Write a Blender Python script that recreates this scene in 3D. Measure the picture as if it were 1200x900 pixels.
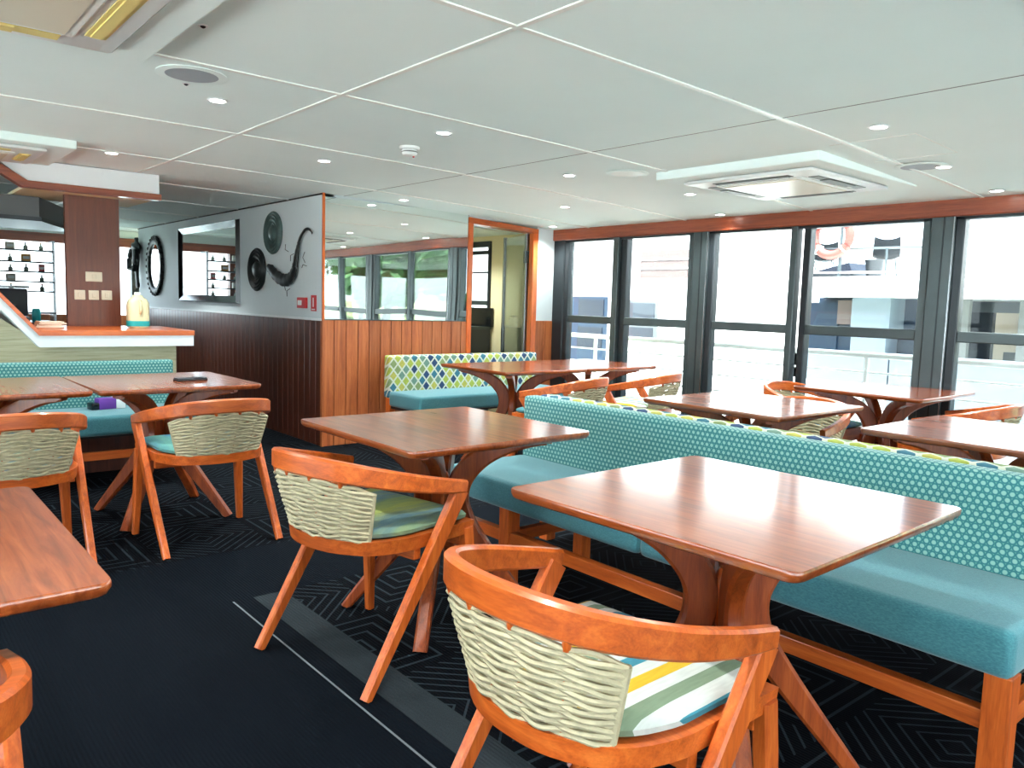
import bpy, bmesh, math, random
from mathutils import Vector, Matrix
random.seed(7)
PI = math.pi
for o in list(bpy.data.objects):
    bpy.data.objects.remove(o)
scn = bpy.context.scene
col = scn.collection

# ------------------------------------------------------------------ camera
EYE = Vector((0, 0, 1.21))
F_PX = 919.08
yaw, pitch, roll = [math.radians(a) for a in (40.214, -5.8057, 1.7039)]
fw = Vector((math.sin(yaw) * math.cos(pitch), math.cos(yaw) * math.cos(pitch), math.sin(pitch)))
rt = Vector((math.cos(yaw), -math.sin(yaw), 0))
up = rt.cross(fw)
CR = math.cos(roll) * rt + math.sin(roll) * up
CU = -math.sin(roll) * rt + math.cos(roll) * up
cd = bpy.data.cameras.new('camera')
cam = bpy.data.objects.new('camera', cd)
col.objects.link(cam)
cd.sensor_width = 36
cd.lens = 36 * F_PX / 1200
cd.clip_start = 0.02
cam.matrix_world = Matrix(((CR.x, CU.x, -fw.x, EYE.x), (CR.y, CU.y, -fw.y, EYE.y), (CR.z, CU.z, -fw.z, EYE.z), (0, 0, 0, 1)))
scn.camera = cam

def ray(x, y):
    return CR * ((x - 600) / F_PX) - CU * ((y - 450) / F_PX) + fw
def on_x(x, y, X):
    r = ray(x, y)
    return EYE + r * (X / r.x)

# ------------------------------------------------------------------ world, sun, exposure
scn.view_settings.view_transform = 'Standard'
scn.view_settings.look = 'None'
scn.view_settings.gamma = 1
scn.view_settings.use_curve_mapping = False
scn.view_settings.exposure = 2.18
SKY, SUN, LAMP = 0.46, 7.5, 10.0
w = bpy.data.worlds.new('sky')
scn.world = w
w.use_nodes = True
wn = w.node_tree.nodes
sky = wn.new('ShaderNodeTexSky')
sky.sky_type = 'NISHITA'
sky.sun_disc = False
sky.sun_elevation = math.radians(68)
sky.sun_rotation = math.radians(250)
sky.dust_density = 4
sky.air_density = 0.7
mixw = wn.new('ShaderNodeMixRGB')
mixw.inputs[0].default_value = 0.55
mixw.inputs[2].default_value = (4.1, 4.6, 5.0, 1)
w.node_tree.links.new(sky.outputs[0], mixw.inputs[1])
w.node_tree.links.new(mixw.outputs[0], wn['Background'].inputs[0])
wn['Background'].inputs[1].default_value = SKY
sd = bpy.data.lights.new('sun', 'SUN')
sd.energy = SUN
sd.angle = math.radians(1)
sd.color = (1, .98, .95)
sun = bpy.data.objects.new('sun', sd)
sun.rotation_euler = Vector((0.30, 0.15, -0.95)).to_track_quat('-Z', 'Y').to_euler()
sun.location = (-20, -8, 30)
col.objects.link(sun)

# ------------------------------------------------------------------ materials
MATS = {}
def srgb(r, g, b):
    f = lambda c: (c / 255 / 12.92) if c / 255 <= .04045 else ((c / 255 + .055) / 1.055) ** 2.4
    return (f(r), f(g), f(b), 1)

class NT:
    def __init__(s, name):
        s.m = bpy.data.materials.new(name)
        s.m.use_nodes = True
        s.t = s.m.node_tree
        s.b = s.t.nodes['Principled BSDF']
        MATS[name] = s.m
    def n(s, typ, **kw):
        nd = s.t.nodes.new('ShaderNode' + typ)
        for k, v in kw.items():
            if k.startswith('i_'):
                key = k[2:]
                key = int(key) if key.isdigit() else key.replace('_', ' ')
                s.set(nd.inputs[key], v)
            else:
                setattr(nd, k, v)
        return nd
    def set(s, sock, v):
        if isinstance(v, bpy.types.NodeSocket):
            s.t.links.new(v, sock)
        else:
            sock.default_value = v
    def p(s, **kw):
        for k, v in kw.items():
            s.set(s.b.inputs[k.replace('_', ' ')], v)
    def math(s, op, a, b=None, c=None, clamp=False):
        nd = s.t.nodes.new('ShaderNodeMath')
        nd.operation = op
        nd.use_clamp = clamp
        for i, v in enumerate((a, b, c)):
            if v is not None:
                s.set(nd.inputs[i], v)
        return nd.outputs[0]
    def mix(s, f, a, b, mode='MIX'):
        nd = s.t.nodes.new('ShaderNodeMixRGB')
        nd.blend_type = mode
        s.set(nd.inputs[0], f)
        s.set(nd.inputs[1], a)
        s.set(nd.inputs[2], b)
        return nd.outputs[0]
    def ramp(s, f, stops, interp='LINEAR'):
        nd = s.t.nodes.new('ShaderNodeValToRGB')
        r = nd.color_ramp
        r.interpolation = interp
        while len(r.elements) < len(stops):
            r.elements.new(0.5)
        for e, (p, c) in zip(r.elements, stops):
            e.position = p
            e.color = c
        s.set(nd.inputs[0], f)
        return nd.outputs[0]
    def obj(s):
        return s.n('TexCoord').outputs['Object']
    def xyz(s, v=None):
        nd = s.n('SeparateXYZ')
        s.t.links.new(v or s.obj(), nd.inputs[0])
        return nd.outputs
    def mapping(s, v, scale=(1, 1, 1), rot=(0, 0, 0)):
        nd = s.n('Mapping')
        s.t.links.new(v, nd.inputs[0])
        nd.inputs['Scale'].default_value = scale
        nd.inputs['Rotation'].default_value = rot
        return nd.outputs[0]
    def noise(s, v, scale, detail=3, rough=.5, dist=0):
        nd = s.n('TexNoise')
        if v is not None:
            s.t.links.new(v, nd.inputs['Vector'])
        nd.inputs['Scale'].default_value = scale
        nd.inputs['Detail'].default_value = detail
        nd.inputs['Roughness'].default_value = rough
        nd.inputs['Distortion'].default_value = dist
        return nd.outputs[0]
    def bump(s, h, strength=.2, dist=.01):
        nd = s.n('Bump')
        s.t.links.new(h, nd.inputs['Height'])
        nd.inputs['Strength'].default_value = strength
        nd.inputs['Distance'].default_value = dist
        s.t.links.new(nd.outputs[0], s.b.inputs['Normal'])

def plain(name, c, rough=.5, metal=0, spec=.5, coat=0, noise=0, nscale=8):
    t = NT(name)
    t.p(Base_Color=c, Roughness=rough, Metallic=metal, Specular_IOR_Level=spec, Coat_Weight=coat)
    if noise:
        f = t.noise(t.obj(), nscale, 4)
        t.p(Base_Color=t.mix(noise, c, t.mix(1, c, t.ramp(f, [(.3, (.55, .55, .55, 1)), (.7, (1.25, 1.25, 1.25, 1))]), 'MULTIPLY')))
    return t.m

def wood(name, dark, mid, light, scale=(1.2, 14, 14), rough=.35, coat=.3, vary=.25, bump=.05):
    t = NT(name)
    rnd = t.n('ObjectInfo').outputs['Random']
    off = t.n('CombineXYZ', i_0=t.math('MULTIPLY', rnd, 7.3), i_1=t.math('MULTIPLY', rnd, 3.1))
    add = t.n('VectorMath', operation='ADD')
    t.t.links.new(t.obj(), add.inputs[0])
    t.t.links.new(off.outputs[0], add.inputs[1])
    v = t.mapping(add.outputs[0], scale)
    f = t.noise(v, 2.2, 5, .6, .8)
    c = t.ramp(f, [(.28, dark), (.5, mid), (.75, light)])
    fine = t.noise(t.mapping(add.outputs[0], tuple(a * 6 for a in scale)), 3, 2)
    c = t.mix(.18, c, t.ramp(fine, [(.35, dark), (.65, light)]))
    br = t.math('ADD', t.math('MULTIPLY', rnd, vary), 1 - vary / 2)
    hs = t.n('HueSaturation')
    t.t.links.new(br, hs.inputs['Value'])
    t.t.links.new(c, hs.inputs['Color'])
    t.p(Base_Color=hs.outputs[0], Roughness=rough, Coat_Weight=coat, Coat_Roughness=.12)
    t.bump(fine, bump, .004)
    return t.m

# orange chair and table timber (grain runs along x, y or z of the part)
OD, OM, OL = srgb(150, 62, 18), srgb(196, 88, 28), srgb(222, 118, 48)
wood('timber_z', OD, OM, OL, (14, 14, 1.2))
wood('timber_x', OD, OM, OL, (1.2, 14, 14))
wood('timber_y', OD, OM, OL, (14, 1.2, 14))
wood('pedestal_wood_shaded', srgb(104, 40, 14), srgb(146, 62, 22), srgb(178, 88, 36), (14, 14, 1.2), .35, .25, .1)  # darker copy of the table timber, shade beneath the tops painted in
wood('plank_wood', srgb(140, 68, 34), srgb(178, 96, 50), srgb(202, 122, 72), (14, 14, .9), .42, .15, .35)
wood('dark_plank', srgb(52, 24, 16), srgb(78, 36, 22), srgb(98, 48, 30), (14, 14, .9), .35, .2, .35)
wood('beam_wood', srgb(108, 44, 22), srgb(140, 64, 34), srgb(164, 84, 48), (14, .8, 14), .35, .3, .1)
wood('beam_wood_x', srgb(108, 44, 22), srgb(140, 64, 34), srgb(164, 84, 48), (.8, 14, 14), .35, .3, .1)
wood('pillar_wood', srgb(84, 42, 26), srgb(104, 54, 34), srgb(122, 66, 42), (14, 14, .8), .4, .1, .05)

t = NT('tabletop_wood')
ox = t.obj()
X, Y, Z_ = t.xyz(ox)
st = t.math('FLOOR', t.math('MULTIPLY', X, 9.5))
ln = t.math('FLOOR', t.math('ADD', t.math('MULTIPLY', Y, 1.7), t.math('MULTIPLY', st, .37)))
idv = t.n('CombineXYZ', i_0=st, i_1=ln)
idv.inputs[2].default_value = 3
wnn = t.n('TexWhiteNoise')
t.t.links.new(idv.outputs[0], wnn.inputs['Vector'])
grain = t.noise(t.mapping(ox, (22, 1.6, 14)), 2.4, 5, .6, .6)
c = t.ramp(grain, [(.25, srgb(104, 44, 16)), (.5, srgb(146, 68, 28)), (.78, srgb(178, 94, 46))])
tone = t.math('ADD', t.math('MULTIPLY', wnn.outputs[0], .3), .85)
hs = t.n('HueSaturation')
t.t.links.new(tone, hs.inputs['Value'])
t.t.links.new(c, hs.inputs['Color'])
t.p(Base_Color=hs.outputs[0], Roughness=.3, Coat_Weight=1.0, Coat_Roughness=.15, Coat_IOR=1.78, Specular_IOR_Level=.15)
t.bump(t.noise(t.mapping(ox, (26, 3, 10)), 3, 3), .03, .004)

plain('ceiling_white', srgb(230, 243, 240), .8, spec=.2, noise=.04, nscale=2)
plain('strip_white', srgb(228, 232, 226), .4)
plain('wall_white', srgb(206, 216, 218), .5, noise=.05, nscale=3)
plain('wall_cream', srgb(222, 212, 172), .55, noise=.05, nscale=3)
plain('trim_white', srgb(226, 230, 232), .35)
plain('plastic_white', srgb(224, 228, 226), .35)
plain('plastic_cream', srgb(214, 206, 184), .4)
plain('black_seam', srgb(16, 17, 18), .6)
plain('frame_grey', srgb(74, 84, 86), .38, .55, noise=.15, nscale=12)
plain('frame_dark', srgb(40, 46, 50), .35, .4)
plain('canopy_grey', srgb(88, 94, 96), .45)
plain('slot_lit_cream', srgb(226, 206, 128), .5)  # cream yellow paints in the lit look of the air slots
plain('slot_grey', srgb(96, 100, 96), .5)
plain('speaker_grey', srgb(158, 168, 174), .6)
plain('steel', srgb(150, 155, 158), .25, .9)
plain('red_plastic', srgb(190, 24, 30), .35)
plain('ring_red', srgb(150, 62, 52), .5)
plain('bronze_dark', srgb(34, 40, 40), .45, .3, noise=.6, nscale=25)
plain('bronze_green', srgb(74, 98, 94), .45, .2, noise=.6, nscale=20)
plain('black_gloss', srgb(14, 17, 20), .12)
plain('boat_white', srgb(238, 238, 234), .4)
plain('boat_grey', srgb(104, 104, 100), .5)
plain('boat_brown', srgb(100, 84, 80), .6)
plain('boat_pale', srgb(132, 142, 152), .5)  # pale grey hull tone; also paints white boat parts as shaded
plain('boat_blue', srgb(16, 40, 62), .4)
plain('boat_navy', srgb(12, 22, 38), .4)
plain('boat_beige', srgb(214, 200, 176), .6)
plain('deck_grey', srgb(190, 186, 178), .7, noise=.2)
plain('water', srgb(150, 166, 158), .2, noise=.3, nscale=1)
plain('bark', srgb(84, 66, 50), .8, noise=.5)
plain('purple_box', srgb(104, 52, 150), .5)
plain('teal_label', srgb(30, 168, 172), .4)
plain('towel', srgb(226, 208, 190), .9, noise=.2, nscale=40)
plain('jug_plastic', srgb(222, 220, 178), .4)
plain('glass_bottle', srgb(120, 140, 120), .15)
plain('coffee_dark', srgb(48, 54, 62), .3)
for i, c in enumerate([(40, 60, 90), (190, 60, 60), (50, 120, 70), (200, 190, 170), (210, 150, 60), (90, 100, 160)]):
    plain('pack_%d' % i, srgb(*c), .5)
plain('rope', srgb(192, 180, 146), .75, noise=.35, nscale=60)
plain('pale_wall', srgb(200, 196, 176), .5)

t = NT('travertine')
v = t.mapping(t.obj(), (1.2, 1.2, 24))
f = t.noise(v, 2.4, 5, .65, .4)
t.p(Base_Color=t.ramp(f, [(.3, srgb(158, 150, 118)), (.5, srgb(196, 188, 152)), (.7, srgb(208, 202, 172))]), Roughness=.45)

t = NT('glass')
t.t.nodes.remove(t.b)
tr = t.n('BsdfTransparent')
tr.inputs[0].default_value = (.93, .96, .96, 1)
gl = t.n('BsdfGlossy')
gl.inputs['Roughness'].default_value = .02
mx = t.n('MixShader')
lw = t.n('LayerWeight')
lw.inputs['Blend'].default_value = .25
t.t.links.new(t.math('MULTIPLY', lw.outputs['Fresnel'], .8), mx.inputs[0])
t.t.links.new(tr.outputs[0], mx.inputs[1])
t.t.links.new(gl.outputs[0], mx.inputs[2])
t.t.links.new(mx.outputs[0], t.t.nodes['Material Output'].inputs[0])

t = NT('door_glass')
t.t.nodes.remove(t.b)
tr = t.n('BsdfTransparent')
tr.inputs[0].default_value = (.8, .86, .84, 1)
gl = t.n('BsdfGlossy')
gl.inputs['Roughness'].default_value = .06
mx = t.n('MixShader')
mx.inputs[0].default_value = .3
t.t.links.new(tr.outputs[0], mx.inputs[1])
t.t.links.new(gl.outputs[0], mx.inputs[2])
t.t.links.new(mx.outputs[0], t.t.nodes['Material Output'].inputs[0])

t = NT('wavy_mirror')
t.p(Base_Color=(.86, .9, .88, 1), Metallic=1, Roughness=.015)
t.bump(t.noise(t.mapping(t.obj(), (1, 1, .5)), 1.6, 0, .3), .2, .05)
t = NT('mirror')
t.p(Base_Color=(.8, .83, .82, 1), Metallic=1, Roughness=.02)

t = NT('lamp_glow')
t.p(Base_Color=(1, 1, 1, 1), Emission_Color=(1, .95, .86, 1), Emission_Strength=7)

def hexfabric(name, uax, vax, s=.0225):
    t = NT(name)
    q = t.xyz()
    u = t.math('MULTIPLY', t.math('ADD', q[uax], t.math('MULTIPLY', q[1], .5)), 1 / s)
    v = t.math('MULTIPLY', t.math('ADD', q[vax], q[1]), 1 / (s * 1.732))
    def d(o):
        a = t.math('SUBTRACT', t.math('FRACT', t.math('ADD', u, o)), .5)
        b = t.math('MULTIPLY', t.math('SUBTRACT', t.math('FRACT', t.math('ADD', v, o)), .5), 1.732)
        return t.math('SQRT', t.math('ADD', t.math('MULTIPLY', a, a), t.math('MULTIPLY', b, b)))
    dd = t.math('MINIMUM', d(0), d(.5))
    wv = t.noise(t.obj(), 90, 2)
    dd2 = t.math('ADD', dd, t.math('MULTIPLY', t.math('SUBTRACT', wv, .5), .12))
    c = t.ramp(dd2, [(.24, srgb(140, 186, 174)), (.36, srgb(42, 122, 126)), (.47, srgb(32, 106, 114)), (.54, srgb(96, 160, 150))])
    t.p(Base_Color=c, Roughness=.85, Sheen_Weight=.2)
    t.bump(dd, .25, .004)
hexfabric('hex_fabric_xz', 0, 2)

def diamondfabric(name, uax, vax, ww=.082, hh=.098):
    t = NT(name)
    q = t.xyz()
    u = t.math('MULTIPLY', t.math('ADD', q[uax], t.math('MULTIPLY', q[1], .5)), 1 / ww)
    v = t.math('MULTIPLY', t.math('ADD', q[vax], q[1]), 1 / hh)
    a = t.math('ADD', u, v)
    b = t.math('SUBTRACT', u, v)
    idn = t.n('CombineXYZ', i_0=t.math('FLOOR', a), i_1=t.math('FLOOR', b))
    idn.inputs[2].default_value = 1
    wn_ = t.n('TexWhiteNoise')
    t.t.links.new(idn.outputs[0], wn_.inputs['Vector'])
    cc = t.ramp(wn_.outputs[0], [(0, srgb(168, 180, 76)), (.22, srgb(54, 112, 132)), (.4, srgb(132, 150, 98)), (.58, srgb(42, 68, 106)), (.72, srgb(184, 178, 84)), (.88, srgb(110, 142, 126))], 'CONSTANT')
    def e(x):
        f = t.math('SUBTRACT', t.math('FRACT', x), .5)
        return t.math('ABSOLUTE', f)
    m = t.math('MAXIMUM', e(a), e(b))
    k = t.math('GREATER_THAN', m, .395)
    n_ = t.noise(t.obj(), 60, 3)
    c = t.mix(k, t.mix(.4, cc, t.mix(1, cc, t.ramp(n_, [(.3, (.6, .6, .6, 1)), (.7, (1.3, 1.3, 1.3, 1))]), 'MULTIPLY')), srgb(206, 210, 192))
    t.p(Base_Color=c, Roughness=.85)
diamondfabric('diamond_fabric_xz', 0, 2)

t = NT('teal_fabric')
wv = t.noise(t.mapping(t.obj(), (60, 160, 160)), 2, 3)
big = t.noise(t.obj(), 3, 2)
c = t.ramp(wv, [(.3, srgb(38, 106, 124)), (.5, srgb(54, 124, 138)), (.72, srgb(76, 144, 152))])
t.p(Base_Color=t.mix(t.math('MULTIPLY', big, .6), c, srgb(74, 122, 118)), Roughness=.9, Sheen_Weight=.3)
t.bump(wv, .3, .003)

def stripes(name, stops, soft=False):
    t = NT(name)
    o = t.obj()
    X, Y, Zc = t.xyz(o)
    f = t.math('MULTIPLY', t.math('ADD', X, .3), 1 / .6)
    if soft:
        f = t.math('ADD', f, t.math('MULTIPLY', t.math('SUBTRACT', t.noise(t.mapping(o, (14, 3, 3)), 2.5, 4), .5), .3))
    n_ = t.noise(t.mapping(o, (30, 4, 4)), 5, 4)
    c = t.ramp(f, stops, 'LINEAR' if soft else 'CONSTANT')
    c = t.mix(.35, c, t.mix(1, c, t.ramp(n_, [(.3, (.7, .7, .7, 1)), (.7, (1.2, 1.2, 1.2, 1))]), 'MULTIPLY'))
    t.p(Base_Color=c, Roughness=.85)
WH, TE, YE, SA = srgb(186, 190, 184), srgb(50, 122, 138), srgb(196, 160, 30), srgb(108, 126, 102)
seq = {1: YE, 3: SA, 5: TE, 7: YE, 9: SA, 11: TE, 13: YE, 15: SA, 17: TE}
stripes('stripe_cushion', [(max(0, (k * .031 + .0105) / .6), seq.get(k, WH)) for k in range(19)])
stripes('green_cushion', [(0, srgb(110, 140, 130)), (.2, srgb(150, 168, 84)), (.36, srgb(86, 124, 140)), (.5, srgb(128, 152, 100)), (.64, srgb(160, 172, 90)), (.8, srgb(84, 118, 130)), (1, srgb(140, 160, 100))], True)
stripes('blue_cushion', [(0, srgb(60, 120, 150)), (.2, srgb(90, 150, 140)), (.4, srgb(50, 110, 160)), (.6, srgb(120, 150, 120)), (.8, srgb(70, 140, 180)), (1, srgb(100, 140, 130))], True)

# carpet: ribbed navy pile, woven diamond fields under the seating
t = NT('carpet')
o = t.obj()
X, Y, Zc = t.xyz(o)
rib = t.math('SINE', t.math('MULTIPLY', X, 520))
pile = t.noise(o, 260, 3)
base = t.mix(t.math('MULTIPLY', t.math('ADD', rib, 1), .16), srgb(8, 13, 19), srgb(15, 22, 30))
base = t.mix(t.math('MULTIPLY', pile, .5), base, srgb(12, 18, 25))
# concentric diamonds
cx = t.math('SUBTRACT', t.math('FRACT', t.math('MULTIPLY', X, 1 / .52)), .5)
cy = t.math('SUBTRACT', t.math('FRACT', t.math('MULTIPLY', Y, 1 / .52)), .5)
dm = t.math('MAXIMUM', t.math('ABSOLUTE', cx), t.math('ABSOLUTE', cy))
ck = t.math('MODULO', t.math('ADD', t.math('FLOOR', t.math('MULTIPLY', X, 1 / .52)), t.math('FLOOR', t.math('MULTIPLY', Y, 1 / .52))), 2)
dm2 = t.math('ADD', t.math('ABSOLUTE', cx), t.math('ABSOLUTE', cy))
dsel = t.math('ADD', t.math('MULTIPLY', dm, t.math('SUBTRACT', 1, t.math('ABSOLUTE', ck))), t.math('MULTIPLY', dm2, t.math('ABSOLUTE', ck)))
lines = t.math('GREATER_THAN', t.math('FRACT', t.math('MULTIPLY', dsel, 9.5)), .80)
field = t.mix(lines, srgb(8, 11, 16), srgb(40, 48, 54))
band = t.math('MULTIPLY', t.math('GREATER_THAN', X, 1.20), t.math('LESS_THAN', X, 1.33))
thin = t.math('MULTIPLY', t.math('GREATER_THAN', X, 1.115), t.math('LESS_THAN', X, 1.122))
k1 = t.math('MULTIPLY', t.math('GREATER_THAN', X, 1.33), t.math('LESS_THAN', Y, 3.0))
k2 = t.math('GREATER_THAN', Y, 3.62)
k = t.math('MAXIMUM', k1, k2)
c = t.mix(k, base, field)
lim = t.math('LESS_THAN', Y, 3.0)
c = t.mix(t.math('MULTIPLY', band, lim), c, t.mix(pile, srgb(30, 36, 40), srgb(52, 58, 62)))
c = t.mix(t.math('MULTIPLY', thin, lim), c, srgb(112, 118, 122))
t.p(Base_Color=c, Roughness=.95, Specular_IOR_Level=.05)
t.bump(t.math('ADD', t.math('MULTIPLY', rib, .35), pile), .4, .003)

t = NT('leaf')
f = t.noise(t.obj(), 1.4, 3)
t.p(Base_Color=t.ramp(f, [(.3, srgb(52, 92, 52)), (.55, srgb(86, 130, 74)), (.75, srgb(128, 164, 96))]), Roughness=.7)
t = NT('grass')
f = t.noise(t.obj(), .6, 4)
t.p(Base_Color=t.ramp(f, [(.3, srgb(96, 120, 70)), (.6, srgb(140, 150, 100)), (.8, srgb(190, 184, 140))]), Roughness=.9)

# ------------------------------------------------------------------ mesh helpers
def mesh_obj(name, bm, mat, parent=None, smooth=False, loc=None):
    bmesh.ops.recalc_face_normals(bm, faces=bm.faces[:])
    me = bpy.data.meshes.new(name)
    bm.to_mesh(me)
    bm.free()
    if smooth:
        for p in me.polygons:
            p.use_smooth = True
        try:
            me.set_sharp_from_angle(angle=math.radians(42))
        except Exception:
            pass
    ms = mat if isinstance(mat, (list, tuple)) else [mat]
    for m in ms:
        me.materials.append(MATS[m])
    ob = bpy.data.objects.new(name, me)
    col.objects.link(ob)
    if parent:
        ob.parent = parent
    if loc:
        ob.location = loc
    return ob

def inst(name, src, parent=None, loc=(0, 0, 0), rot=(0, 0, 0), scale=None):
    ob = bpy.data.objects.new(name, src.data)
    col.objects.link(ob)
    ob.parent = parent
    ob.location = loc
    ob.rotation_euler = rot
    if scale:
        ob.scale = scale
    return ob

def tag(o, label, cat, group=None):
    o['label'] = label
    o['category'] = cat
    if group:
        o['group'] = group
    return o

def thing(name, label, cat, loc=(0, 0, 0), rz=0, group=None):
    o = bpy.data.objects.new(name, None)
    col.objects.link(o)
    o.empty_display_size = .1
    o.location = loc
    o.rotation_euler = (0, 0, rz)
    return tag(o, label, cat, group)

def struct(o):
    o['kind'] = 'structure'
    return o

def sroot(name, loc=(0, 0, 0)):
    o = bpy.data.objects.new(name, None)
    col.objects.link(o)
    o.location = loc
    return struct(o)

def box(bm, x0, x1, y0, y1, z0, z1, bevel=0, seg=2, mat=0):
    r = bmesh.ops.create_cube(bm, size=1)
    vs = r['verts']
    bmesh.ops.scale(bm, vec=(x1 - x0, y1 - y0, z1 - z0), verts=vs)
    bmesh.ops.translate(bm, vec=((x0 + x1) / 2, (y0 + y1) / 2, (z0 + z1) / 2), verts=vs)
    fs = list({f for v in vs for f in v.link_faces})
    for f in fs:
        f.material_index = mat
    if bevel:
        es = list({e for v in vs for e in v.link_edges})
        bmesh.ops.bevel(bm, geom=es, offset=bevel, segments=seg, profile=.6, affect='EDGES')
    return bm

def BX(*a, **k):
    return box(bmesh.new(), *a, **k)

def sweep(bm, pts, ws, hs, side=None, cham=.25, cap=True):
    """rectangular chamfered section swept along pts; ws across (side axis), hs along the other axis"""
    n = len(pts)
    pts = [Vector(p) for p in pts]
    rings = []
    for i, p in enumerate(pts):
        tg = (pts[min(i + 1, n - 1)] - pts[max(i - 1, 0)]).normalized()
        if side is None:
            s = tg.cross(Vector((0, 0, 1))).normalized()
        else:
            s = Vector(side) - tg * tg.dot(Vector(side))
            s.normalize()
        u = s.cross(tg).normalized()
        wi = ws[i] if isinstance(ws, (list, tuple)) else ws
        hi = hs[i] if isinstance(hs, (list, tuple)) else hs
        a, b = wi / 2, hi / 2
        c = cham * min(wi, hi)
        prof = [(-a, -b + c), (-a, b - c), (-a + c, b), (a - c, b), (a, b - c), (a, -b + c), (a - c, -b), (-a + c, -b)]
        rings.append([bm.verts.new(p + s * x + u * y) for x, y in prof])
    for r0, r1 in zip(rings, rings[1:]):
        for k in range(8):
            bm.faces.new((r0[k], r0[(k + 1) % 8], r1[(k + 1) % 8], r1[k]))
    if cap:
        bm.faces.new(rings[0][::-1])
        bm.faces.new(rings[-1])
    return bm

def tube(bm, pts, r, sides=8, cap=True, closed=False):
    n = len(pts)
    pts = [Vector(p) for p in pts]
    rings = []
    for i, p in enumerate(pts):
        if closed:
            tg = (pts[(i + 1) % n] - pts[i - 1]).normalized()
        else:
            tg = (pts[min(i + 1, n - 1)] - pts[max(i - 1, 0)]).normalized()
        ref = Vector((0, 0, 1)) if abs(tg.z) < .9 else Vector((1, 0, 0))
        s = tg.cross(ref).normalized()
        u = s.cross(tg)
        ri = r[i] if isinstance(r, (list, tuple)) else r
        rings.append([bm.verts.new(p + s * math.cos(2 * PI * k / sides) * ri + u * math.sin(2 * PI * k / sides) * ri) for k in range(sides)])
    prs = list(zip(rings, rings[1:])) + ([(rings[-1], rings[0])] if closed else [])
    for r0, r1 in prs:
        for k in range(sides):
            bm.faces.new((r0[k], r0[(k + 1) % sides], r1[(k + 1) % sides], r1[k]))
    if cap and not closed:
        bm.faces.new(rings[0][::-1])
        bm.faces.new(rings[-1])
    return bm

def prism(bm, poly, vec, mat=0):
    """poly list of 3-D points, extruded by vec"""
    vec = Vector(vec)
    a = [bm.verts.new(Vector(p)) for p in poly]
    b = [bm.verts.new(Vector(p) + vec) for p in poly]
    n = len(a)
    fs = [bm.faces.new(a), bm.faces.new(b[::-1])]
    for i in range(n):
        fs.append(bm.faces.new((a[i], b[i], b[(i + 1) % n], a[(i + 1) % n])))
    for f in fs:
        f.material_index = mat
    return bm

def lathe(bm, prof, seg=24, axis='Z', c=(0, 0, 0)):
    rings = []
    for r, h in prof:
        ring = []
        for k in range(seg):
            a = 2 * PI * k / seg
            x, y = r * math.cos(a), r * math.sin(a)
            p = (x, y, h) if axis == 'Z' else ((h, x, y) if axis == 'X' else (x, h, y))
            ring.append(bm.verts.new(Vector(p) + Vector(c)))
        rings.append(ring)
    for r0, r1 in zip(rings, rings[1:]):
        for k in range(seg):
            bm.faces.new((r0[k], r0[(k + 1) % seg], r1[(k + 1) % seg], r1[k]))
    bm.faces.new(rings[0][::-1])
    bm.faces.new(rings[-1])
    return bm

def catmull(pts, n=8):
    P = [Vector(p) for p in pts]
    P = [P[0] * 2 - P[1]] + P + [P[-1] * 2 - P[-2]]
    out = []
    for i in range(1, len(P) - 2):
        a, b, c, d = P[i - 1:i + 3]
        for k in range(n):
            s = k / n
            out.append(.5 * ((2 * b) + (c - a) * s + (2 * a - 5 * b + 4 * c - d) * s * s + (3 * b - a - 3 * c + d) * s ** 3))
    out.append(P[-2])
    return out

# ------------------------------------------------------------------ the room
YM, XL, XW, XP, YF, YB = 5.85, 2.925, 5.5, -3.2, 11.8, -5.0
def cz(x):
    return 2.068 - .0055 * (x - 1) ** 2

floor = struct(mesh_obj('floor', BX(XP - .1, XW + .15, YB - .1, YF + .1, -.08, 0), 'carpet'))

# ceiling: cambered boards with proud cover strips
ceil = sroot('ceiling')
ys = [YB] + [1.94 + 1.14 * k for k in range(-6, 9) if YB + .2 < 1.94 + 1.14 * k < YF] + [YF]
xs = [XP, -1.37, .12, 1.62, 3.115, XW]
def slab(bm, x0, x1, y0, y1, drop, th, n=6):
    lo, hi = [], []
    for i in range(n + 1):
        x = x0 + (x1 - x0) * i / n
        z = cz(x) - drop
        lo.append([bm.verts.new((x, y0, z)), bm.verts.new((x, y1, z))])
        hi.append([bm.verts.new((x, y0, z + th)), bm.verts.new((x, y1, z + th))])
    for i in range(n):
        bm.faces.new((lo[i][0], lo[i][1], lo[i + 1][1], lo[i + 1][0]))
        bm.faces.new((hi[i][0], hi[i + 1][0], hi[i + 1][1], hi[i][1]))
        for k in (0, 1):
            bm.faces.new((lo[i][k], lo[i + 1][k], hi[i + 1][k], hi[i][k]))
    for i in (0, n):
        bm.faces.new((lo[i][0], hi[i][0], hi[i][1], lo[i][1]))
    return bm
for a, b in zip(xs, xs[1:]):
    src = None
    for c_, d in zip(ys, ys[1:]):
        bm = slab(bmesh.new(), a + .002, b - .002, c_ + .002, d - .002, 0, .02)
        mesh_obj('ceiling_panel', bm, 'ceiling_white', ceil)
for y in ys[1:-1]:
    mesh_obj('cover_strip', slab(bmesh.new(), XP, XW, y - .011, y + .011, .005, .006, 16), 'strip_white', ceil)
mesh_obj('cover_strip', slab(bmesh.new(), 1.609, 1.631, YB, YF, .005, .006, 1), 'strip_white', ceil)
mesh_obj('panel_joint', slab(bmesh.new(), 3.1115, 3.1185, YB, YF, .0008, .006, 1), 'slot_grey', ceil)
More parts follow.
